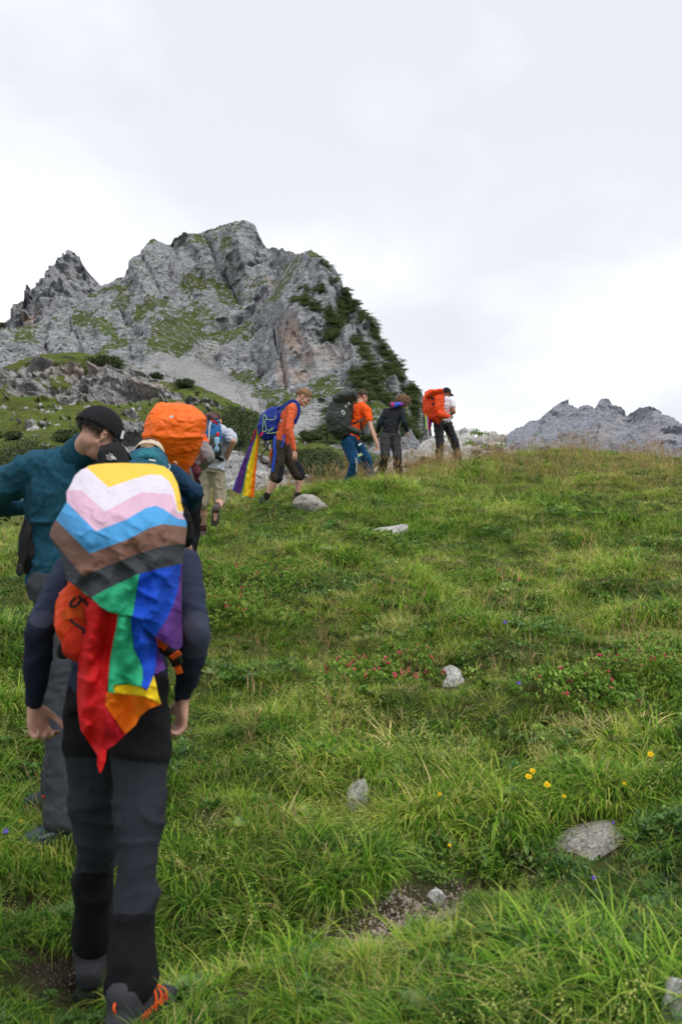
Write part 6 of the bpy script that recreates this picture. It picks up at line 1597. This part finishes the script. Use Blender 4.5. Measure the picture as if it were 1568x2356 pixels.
def stones():
    S_ = [((714, 1160), 13.8, (.47, .34, .30), (.0, -.05, .1), m_stone_w, 'flat-topped pale boulder in the grass just right of the fair haired man\'s shoes', .09),
          ((900, 1218), 12.1, (.70, .60, .34), (.25, 0, 0), m_stone, 'low grassed-over stone slab in mid slope, farther up than the other buried stones', .03),
          ((752, 1272), 10.3, (.28, .34, .14), (.15, 0, .4), m_stone_w, 'small brownish stone nearly sunk in grass to the left of the low slab', -.04),
          ((1030, 1548), 6.4, (.27, .30, .20), (.15, .05, .2), m_stone, 'pale flat stone beside the reddish alpenrose shrub in the middle of the slope', .0),
          ((822, 1835), 4.6, (.15, .15, .20), (.3, .25, .5), m_stone, 'small upright grey stone with pointed foot standing in deep grass', .02),
          ((1348, 1905), 4.2, (.34, .42, .22), (.22, 0, .15), m_stone_w, 'wide flat brownish slab sunk in the turf under the yellow flowers', .0),
          ((1003, 2066), 3.72, (.065, .06, .06), (0, .2, .3), m_stone, 'fist-sized white stone lying on the gravel patch', .01),
          ((1578, 2320), 2.62, (.20, .20, .20), (.1, 0, .2), m_stone, 'grey stone at the lower right corner among dry straw', .02)]
    for k, (pp, d0, size, rot, m, lab, up) in enumerate(S_):
        d = ground_d(pp[0], pp[1], up, d0, .6); p = V(pp[0], pp[1], d); e_ = max(size) * .5
        sy = float(gz(p.x, p.y + e_, False) - gz(p.x, p.y - e_, False)) / (2 * e_); sx = float(gz(p.x + e_, p.y, False) - gz(p.x - e_, p.y, False)) / (2 * e_)
        if k in (1, 3, 5): rot = (math.atan(sy), -math.atan(sx), rot[2] * .3); p.z -= size[2] * (.42 if k == 5 else .32)
        rock('stone', p, size, rot, 40 + k, m, lab, 'stone', block=.62)
        STONE_SPOTS.append((p.x, p.y, max(size[0], size[1]) * .40))
stones()
def outcrop():
    r = empty('rock_outcrop', V(1050, 1070, 24.6)); tag(r, 'broken pale limestone outcrop on the crest behind the two last hikers', 'rock outcrop')
    B_ = [(945, 1052, 66, 40), (985, 1038, 66, 52), (1020, 1026, 60, 54), (965, 1068, 90, 34), (1012, 1060, 90, 44), (1062, 1042, 66, 66), (1048, 1012, 40, 36), (1076, 1008, 40, 34), (1092, 1046, 66, 46), (1102, 1018, 46, 30), (1066, 994, 28, 20),
          (1122, 1010, 44, 26), (1150, 1013, 28, 26), (1137, 1032, 50, 30), (1122, 1052, 76, 36), (1160, 1046, 44, 28), (905, 1074, 60, 26), (1086, 993, 22, 15), (930, 1044, 24, 16), (1180, 1044, 26, 18), (1000, 1016, 30, 20), (1104, 1000, 18, 12), (1136, 1000, 18, 14), (1055, 1060, 60, 30), (875, 1082, 40, 18), (1195, 1052, 30, 14)]
    rr = np.random.default_rng(3)
    for k, (x, y, w, h) in enumerate(B_):
        d = 24.5 + rr.uniform(-.2, .3) + (1075 - y) * .012; q = d / FOC
        rock('rock_block', V(x, y, d), (w * q * 1.1, w * q * rr.uniform(.7, 1.1), h * q * 1.15), (rr.normal(0, .15), rr.normal(.1, .2), rr.uniform(0, 3)), 100 + k, m_stone if k % 4 else m_stone_w, parent=r, block=.66)
    v = [leaflets(90, 40 + k, .16, .12, .05, 1.2) for k in range(7)]
    for k, (x, y) in enumerate([(1095, 1000), (1112, 1004), (1078, 1026), (1118, 1032), (1012, 1008), (1150, 1030), (1142, 1050)]):
        p = np.array(V(x, y, 24.35)); me = mesh_np('crevice_plant', v[k][0] + p, v[k][1]); attr(me, 'bl', v[k][2]); me.materials.append(m_shrubleaf)
        link(bpy.data.objects.new('crevice_plant', me), r)
def mat_plain_leaf(name, cols, trans=.25, rough=.5):
    m = bpy.data.materials.new(name); m.use_nodes = True; nt = m.node_tree; b = nt.nodes['Principled BSDF']; b.inputs['Roughness'].default_value = rough; b.inputs['Specular IOR Level'].default_value = .3
    c = ramp(nt, tattr(nt, 'bl'), cols); L(nt, c, b.inputs['Base Color'])
    tr = N(nt, 'ShaderNodeBsdfTranslucent'); L(nt, c, tr.inputs['Color']); ms = N(nt, 'ShaderNodeMixShader'); ms.inputs[0].default_value = trans
    L(nt, b.outputs[0], ms.inputs[1]); L(nt, tr.outputs[0], ms.inputs[2]); L(nt, ms.outputs[0], nt.nodes['Material Output'].inputs[0])
    return m
m_shrubleaf = mat_plain_leaf('alpenrose_leaf', [(0, (.06, .15, .02)), (.5, (.15, .30, .035)), (.86, (.34, .46, .08)), (1, (.36, .22, .08))])
m_pine = mat_plain_leaf('dwarf_pine_needles', [(0, (.018, .033, .011)), (.5, (.045, .070, .020)), (.8, (.085, .115, .033)), (1, (.13, .075, .045))], .15, .6)
m_twig = cloth('brown_twig', (.085, .055, .038))
m_pink = cloth('pink_blossom', (.62, .10, .13), noise=.3, trans=.2)
outcrop()

def needle_bush(pts, hgt, n, size, seed, per=1):
    """pts: ground points (N,3); returns leafy strips spread over domes above them"""
    r = np.random.default_rng(seed); V_, Q_, B_ = [], [], []
    ii = r.integers(0, len(pts), n)
    base = pts[ii] + np.stack([r.normal(0, .25, n), r.normal(0, .25, n), np.zeros(n)], -1) * hgt
    lump = .55 + .45 * fbm(base / (hgt * .8), 3, .6, seed)
    z = hgt * lump * np.sqrt(r.uniform(.15, 1, n)); base[:, 2] += z
    az = r.uniform(0, 6.28, n); el = np.clip(r.normal(.7, .4, n), .0, 1.5)
    ax = np.stack([np.cos(az) * np.cos(el), np.sin(az) * np.cos(el), np.sin(el)], -1)
    sd = np.cross(ax, [0, 0, 1.0]); sd /= np.linalg.norm(sd, axis=1)[:, None] + 1e-6
    sd = sd * np.cos(r.uniform(-1, 1, n))[:, None]
    s = size * r.uniform(.6, 1.4, n)[:, None]
    a = base - sd * s * .14; b = base + sd * s * .14; c = base + ax * s * .6 + sd * s * .20; d = base + ax * s * .6 - sd * s * .20; e = base + ax * s
    v = np.stack([a, b, c, d, e], 1).reshape(-1, 3); o = np.arange(n)[:, None] * 5
    q = o + np.array([[0, 1, 2, 3]]); t = o + np.array([[3, 2, 4]])
    bl = np.repeat(np.clip(.35 + .5 * (lump - .3) + r.normal(0, .22, n), 0, 1), 5)
    return v, q, t, bl
def hill_points(cx, cy, rx, ry, n, seed=0):
    r = np.random.default_rng(seed); out = []
    m = ((HX - cx) / rx) ** 2 + ((HY - cy) / ry) ** 2
    m = m + .35 * fbm(P3(HX * .06, HY * .08, seed), 3, .6, seed)
    idx = np.argwhere(m < 1)
    k = idx[r.integers(0, len(idx), n)]
    return HP[k[:, 0], k[:, 1]]
def hill_at(px, py):
    k = np.argmin((HX - px) ** 2 + (HY - py) ** 2); return HP.reshape(-1, 3)[k]
def bushes():
    L_ = [(550, 992, 44, 42, 1.3, 8000, 'big dark dwarf pine bush above the boulders behind the blue pack man\'s flag', 5),
          (725, 1072, 46, 18, .8, 4500, 'dark reddish green bush on the slope behind the dark grey backpack', 6),
          (735, 1010, 34, 10, .8, 2800, 'low dark bush on the knoll between the two men with blue and grey packs', 7),
          (70, 1072, 95, 34, 1.1, 8000, 'dark spreading shrub patch left of the teal fleece man', 8),
          (160, 1012, 26, 10, .8, 2500, 'small dark shrub on the hillside just above the patch beside the teal fleece man', 9),
          (30, 1010, 18, 4, .6, 900, 'tiny isolated dark shrub in the hillside grass at the far left', 10),
          (238, 842, 34, 10, 1.6, 2600, 'dark dwarf pine on top of the rocky knoll at left', 11),
          (800, 1100, 70, 22, .9, 4000, 'low brownish bushes behind the crest under the grey backpack', 12),
          (365, 868, 14, 4, 1.4, 800, 'small round dark bush on the knoll skyline', 14),
          (425, 890, 18, 5, 1.3, 900, 'low dark bush on the right shoulder of the rocky knoll', 13)]
    for cx, cy, rx, ry, h, n, lab, seed in L_:
        pts = hill_points(cx, cy, rx, ry, 2500, seed)
        if len(pts) == 0: continue
        dd = np.median(pts[:, 1]); k = max(.07, dd * .0024)
        v, q, t, bl = needle_bush(pts, h * .8, n * 2, k, seed)
        me = mesh_np('dwarf_pine', v, q, t); attr(me, 'bl', bl); me.materials.append(m_pine)
        o = tag(link(bpy.data.objects.new('dwarf_pine', me)), lab, 'bush', 'dwarf pine bushes on the hillside')
bushes()
def far_scrub():
    r = np.random.default_rng(11); w = MM['scrub'] * (MM['scrub'] > .35) 
    idx = np.argwhere(w > .5); k = idx[r.integers(0, len(idx), 4200)]
    p = MP[k[:, 0], k[:, 1]] + r.normal(0, .8, (len(k), 3)); n = len(p)
    pr = []
    for s in range(4):
        v, q, t, bl = needle_bush(np.zeros((1, 3)) + np.random.default_rng(s).normal(0, .7, (40, 3)) * [1, 1, 0], 1.0, 420, .24, s)
        me = mesh_np('scrub', v, q, t); attr(me, 'bl', bl); me.materials.append(m_pine); pr.append(me)
    m_far = mat_plain_leaf('far_dwarf_pine', [(0, (.05, .08, .03)), (.5, (.11, .16, .05)), (.85, (.17, .23, .07)), (1, (.2, .15, .09))], .15, .6)
    for me in pr: me.materials.clear(); me.materials.append(m_far)
    c = proto_collection('scrub_clump', pr)
    s = r.uniform(.45, 1.2, n)
    instancer('dwarf_pine_scrub', p, np.stack([np.zeros(n), np.zeros(n), r.uniform(0, 6.28, n)], -1), np.stack([s, s, s * .8], -1), r.integers(0, 4, n), np.zeros((n, 3)), c, 'dark dwarf pine scrub spreading down the right flank of the mountain')
far_scrub()
def boulders():
    L_ = [(79, 982, 30, 14), (103, 983, 12, 10), (12, 969, 18, 7), (101, 941, 16, 9), (112, 948, 18, 12), (141, 940, 16, 14), (125, 947, 12, 6), (132, 977, 16, 8), (104, 962, 5, 10), (248, 945, 20, 8), (304, 941, 13, 10), (163, 928, 24, 9), (180, 925, 20, 9), (60, 936, 12, 6),
          (50, 997, 18, 5), (92, 930, 14, 7), (265, 955, 12, 6), (452, 925, 16, 7), (478, 932, 20, 7), (360, 955, 10, 6), (24, 935, 16, 6), (148, 955, 10, 5), (215, 935, 14, 6), (495, 948, 12, 6), (415, 930, 10, 6),
          (520, 1090, 60, 50), (560, 1100, 50, 40), (600, 1085, 44, 36), (640, 1105, 60, 36), (575, 1065, 30, 22), (520, 1050, 36, 36), (545, 1118, 60, 30), (610, 1115, 50, 24), (680, 1108, 40, 20), (500, 1110, 40, 40), (300, 1010, 40, 40), (325, 995, 30, 26), (285, 1030, 30, 30), (330, 1030, 34, 30), (655, 1080, 26, 20), (770, 1062, 16, 10)]
    rr = np.random.default_rng(9); bins = {}
    for k, (x, y, w, h) in enumerate(L_):
        p = hill_at(x, y + h * .3); near = p[1] < 60
        if near: where = 'in the gully left of the striped flag' if x < 545 else 'in the gully behind the hanging flag' if x < 590 else 'in the gully between the brown shorts' if x < 660 else 'in the gully by the reddish bushes'
        if near and x < 400: where = 'in the gap left of the orange rain cover'
        if not near:
            col = 'by the left frame edge' if x < 70 else 'over the shoulder of the teal fleece man' if x < 120 else 'up left of the black cap' if x < 190 else 'above the black cap' if x < 290 else 'just left of the orange cover' if x < 340 else 'above the orange rain cover' if x < 440 else 'right above the orange cover'
            row = 'high on the meadow' if y < 950 else 'in mid meadow' if y < 975 else 'low on the meadow'
            where = row + ' ' + col
        bins.setdefault(where, []).append((w * h, k))
    lab = {}
    for where, l in bins.items():
        l.sort(reverse=True)
        for j, (_, k) in enumerate(l): lab[k] = ('largest', 'second largest', 'third largest', 'fourth largest', 'fifth largest', 'sixth largest')[j] + ' pale boulder ' + where if len(l) > 1 else 'single pale boulder ' + where
    for k, (x, y, w, h) in enumerate(L_):
        p = hill_at(x, y + h * .3); q = p[1] / FOC; near = p[1] < 60
        rock('boulder', p, (w * q, w * q * .8, h * q * 1.3), (rr.normal(0, .2), rr.normal(0, .2), rr.uniform(0, 6)), 300 + k, m_stone_far, lab[k], 'boulder', 'boulders heaped in the gully' if near else 'boulders scattered on the green hillside', sub=3, block=.62)
boulders()

# alpenrose shrubs
def alpenrose():
    L_ = [(470, 1330, 8.9, .55, 'alpenrose shrub nearest to the lead flag carrier\'s right shoulder', 3), (610, 1330, 9.0, .60, 'widest alpenrose shrub, dotted with few pink buds, below the small brownish stone', 9), (560, 1405, 7.8, .40, 'low alpenrose shrub directly below the widest one', 4),
          (835, 1560, 6.3, .34, 'alpenrose shrub with the most reddish blossoms, left of the pale flat stone', 26), (925, 1535, 6.6, .26, 'narrow alpenrose shrub touching the pale flat stone', 10), (1330, 1585, 6.2, .34, 'alpenrose shrub with brown twigs in the middle right of the slope', 7), (1440, 1560, 6.4, .42, 'dark twiggy alpenrose shrub beside the tall straw stalk at right', 9),
          (1540, 1510, 6.9, .34, 'alpenrose shrub at the right edge, behind the twiggy one', 6), (870, 1245, 11.3, .40, 'rounded alpenrose shrub just under the low grassed slab', 0), (1100, 1340, 9.3, .35, 'alpenrose shrub with one bright pink blossom in mid slope', 2)]
    for k, (x, y, d0, R_, lab, nb) in enumerate(L_):
        d = ground_d(x, y, .05, d0, 1.0); c = V(x, y, d); c.z = float(gz(c.x, c.y))
        r = empty('alpenrose_shrub', c); tag(r, lab, 'shrub', 'alpenrose shrubs on the slope')
        rg = np.random.default_rng(70 + k); n = int(420 * R_ / .35)
        V_, Q_, B_ = [], [], []
        ang = rg.uniform(0, 6.28, n); rad = R_ * np.sqrt(rg.uniform(size=n)) * (1 + .25 * np.sin(ang * 3 + k))
        X = c.x + np.cos(ang) * rad; Y = c.y + np.sin(ang) * rad; G = gz(X, Y)
        H = (.05 + .11 * np.clip(1 - (rad / (R_ * 1.1)) ** 2, 0, 1)) * (1 + .6 * fbm(P3(X * 7, Y * 7), 2, .5, k)) * rg.uniform(.35, 1.0, n)
        vv, qq, bb, _ = leaflets(8, k, .012, .012, .021, 1.3)
        for i in range(n):
            ca, sa = math.cos(ang[i] * 7), math.sin(ang[i] * 7); s_ = rg.uniform(.7, 1.3)
            p = vv * s_; p = np.stack([p[:, 0] * ca - p[:, 1] * sa, p[:, 0] * sa + p[:, 1] * ca, p[:, 2]], -1) + [X[i], Y[i], G[i] + H[i]]
            V_.append(p); Q_.append(qq + i * len(vv)); B_.append(np.clip(bb * .5 + rg.uniform(0, .5) + .1 * (H[i] > .1), 0, 1))
        me = mesh_np('foliage', np.concatenate(V_), np.concatenate(Q_)); attr(me, 'bl', np.concatenate(B_)); me.materials.append(m_shrubleaf); link(bpy.data.objects.new('foliage', me), r)
        V_, Q_ = [], []
        for i in range(0, n, 6):
            p0 = np.array([X[i] * .75 + c.x * .25, Y[i] * .75 + c.y * .25, G[i] - .01]); p1 = np.array([X[i], Y[i], G[i] + H[i]]); s_ = np.array([.0022, 0, 0]); b = len(V_) ; V_ += [p0 - s_, p0 + s_, p1 + s_ * .5, p1 - s_ * .5]; Q_.append([b, b + 1, b + 2, b + 3])
        me = mesh_np('stems', V_, Q_); me.materials.append(m_twig); link(bpy.data.objects.new('stems', me), r)
        if nb:
            sh = Sh()
            for i in range(nb):
                j = rg.integers(0, n); q0 = Vector((X[j], Y[j], G[j] + H[j] + .025))
                for u in range(4): sh.ell(q0 + Vector(rg.normal(0, .009, 3)), [.007, .007, .009], n=7, m=4)
            mesh_part('blossoms', sh.v, sh.f, m_pink, r)
alpenrose()

# single flowers
def flower(x, y, d0, kind, lab, h=.13, size=.017):
    d = ground_d(x, y, h, d0, .7); t = V(x, y, d); g = Vector((t.x + .01, t.y + .01, float(gz(t.x, t.y)))); r = empty('flower', g); tag(r, lab, 'flower', 'yellow flowers in the meadow' if kind == 'y' else 'violet bellflowers in the meadow')
    tube('stem', [g, g.lerp(t, .5) + Vector((.008, 0, 0)), t], .0012, cloth('flower_stem', (.10, .17, .04)), r, k=3, n=5)
    rg = np.random.default_rng(int(x)); v, f = [], []
    m = cloth('yellow_petal', (.90, .62, .012), noise=.08, trans=.15) if kind == 'y' else cloth('violet_petal', (.20, .12, .55), noise=.1, trans=.2)
    up = nrm((rg.normal(0, .2), -.75, .75)); a = up.orthogonal().normalized(); b = up.cross(a); P0 = 16 if kind == 'y' else 5
    for k in range(P0):
        an = 6.283 * k / P0 + rg.normal(0, .08); dr = a * math.cos(an) + b * math.sin(an); sd = up.cross(dr); s_ = size * rg.uniform(.85, 1.1); w = s_ * (.20 if kind == 'y' else .5); st = len(v)
        v += [t + dr * .002 - sd * w * .4, t + dr * .002 + sd * w * .4, t + dr * s_ * .6 + sd * w + up * s_ * .25, t + dr * s_ * .6 - sd * w + up * s_ * .25, t + dr * s_ + up * s_ * (.18 if kind == 'y' else .7)]
        f += [(st, st + 1, st + 2, st + 3), (st + 3, st + 2, st + 4)]
    mesh_part('petals', v, f, m, r, smooth=False)
    sh = Sh().ell(t + up * .003, [size * .38, size * .38, size * .3], n=10, m=6); mesh_part('flower_centre', sh.v, sh.f, cloth('flower_centre', (.75, .40, .01)) if kind == 'y' else m, r)
for a in [(1224, 1775, 4.6, 'y', 'topmost of the three bright yellow flowers above the flat slab'), (1215, 1787, 4.6, 'y', 'yellow flower just below left of the topmost one'), (1257, 1806, 4.5, 'y', 'largest yellow flower, lower right of the close pair'),
          (1296, 1832, 4.4, 'y', 'small yellow flower bud between the largest one and the slab', .1, .010), (1495, 1736, 4.9, 'y', 'orange yellow flower alone near the right edge', .16, .016), (1435, 1803, 4.6, 'y', 'small orange yellow flower below the lone one at right', .1, .010),
          (1033, 1945, 4.0, 'y', 'tiny yellow flower above the gravel patch', .10, .008), (48, 1889, 4.35, 'y', 'yellow flower by the grey green boot at the left edge', .06, .011), (1010, 1828, 4.5, 'y', 'ragged pale yellow flower right of the upright grey stone', .08, .011),
          (1160, 1433, 7.8, 'v', 'violet flower in mid slope above the pale flat stone', .12, .016), (1192, 1573, 6.2, 'v', 'violet flower low in the grass right of the pale flat stone', .1, .014), (1365, 2020, 3.8, 'v', 'small violet flower below the flat slab', .1, .009),
          (14, 1914, 4.2, 'v', 'violet flower at the left edge under the grey green boot', .08, .014), (1408, 1893, 4.2, 'v', 'blue violet flower on the right rim of the flat slab', .1, .009)]:
    flower(*a)

# gravel on the worn places
def gravel():
    r = np.random.default_rng(21); P_ = []
    for q_, (cx, cy, rx, ry) in enumerate(BARE[:9]):
        n = int((2000 if q_ < 4 else 500) * rx * ry / .05); x = cx + r.normal(0, rx * .5, n); y = cy + r.normal(0, ry * .5, n); P_.append(np.stack([x, y], -1))
    p = np.concatenate(P_); b = bare(p[:, 0], p[:, 1]); p = p[b > .35]; b = b[b > .35]; n = len(p)
    z = gz(p[:, 0], p[:, 1]) - .05 * b
    pr = [rock_mesh('pebble', (1, .8, .6), 500 + k, m_peb, sub=2, block=.6) for k in range(4)]
    c = proto_collection('pebble_kind', pr); s = np.clip(r.lognormal(-5.3, .5, n), .002, .02)
    left = p[:, 0] < -.4; s = np.where(left, s * .5, s)
    instancer('gravel', np.stack([p[:, 0], p[:, 1], z + .002], -1), r.uniform(0, 6.28, (n, 3)), np.stack([s, s, s], -1) * 1.2, r.integers(0, 4, n), np.zeros((n, 3)), c, 'pale limestone gravel lying on the worn brown earth')
m_peb = cloth('pale_gravel', (.38, .32, .27), noise=.45, nscale=3, bump=0)
gravel()
scatter_grass()
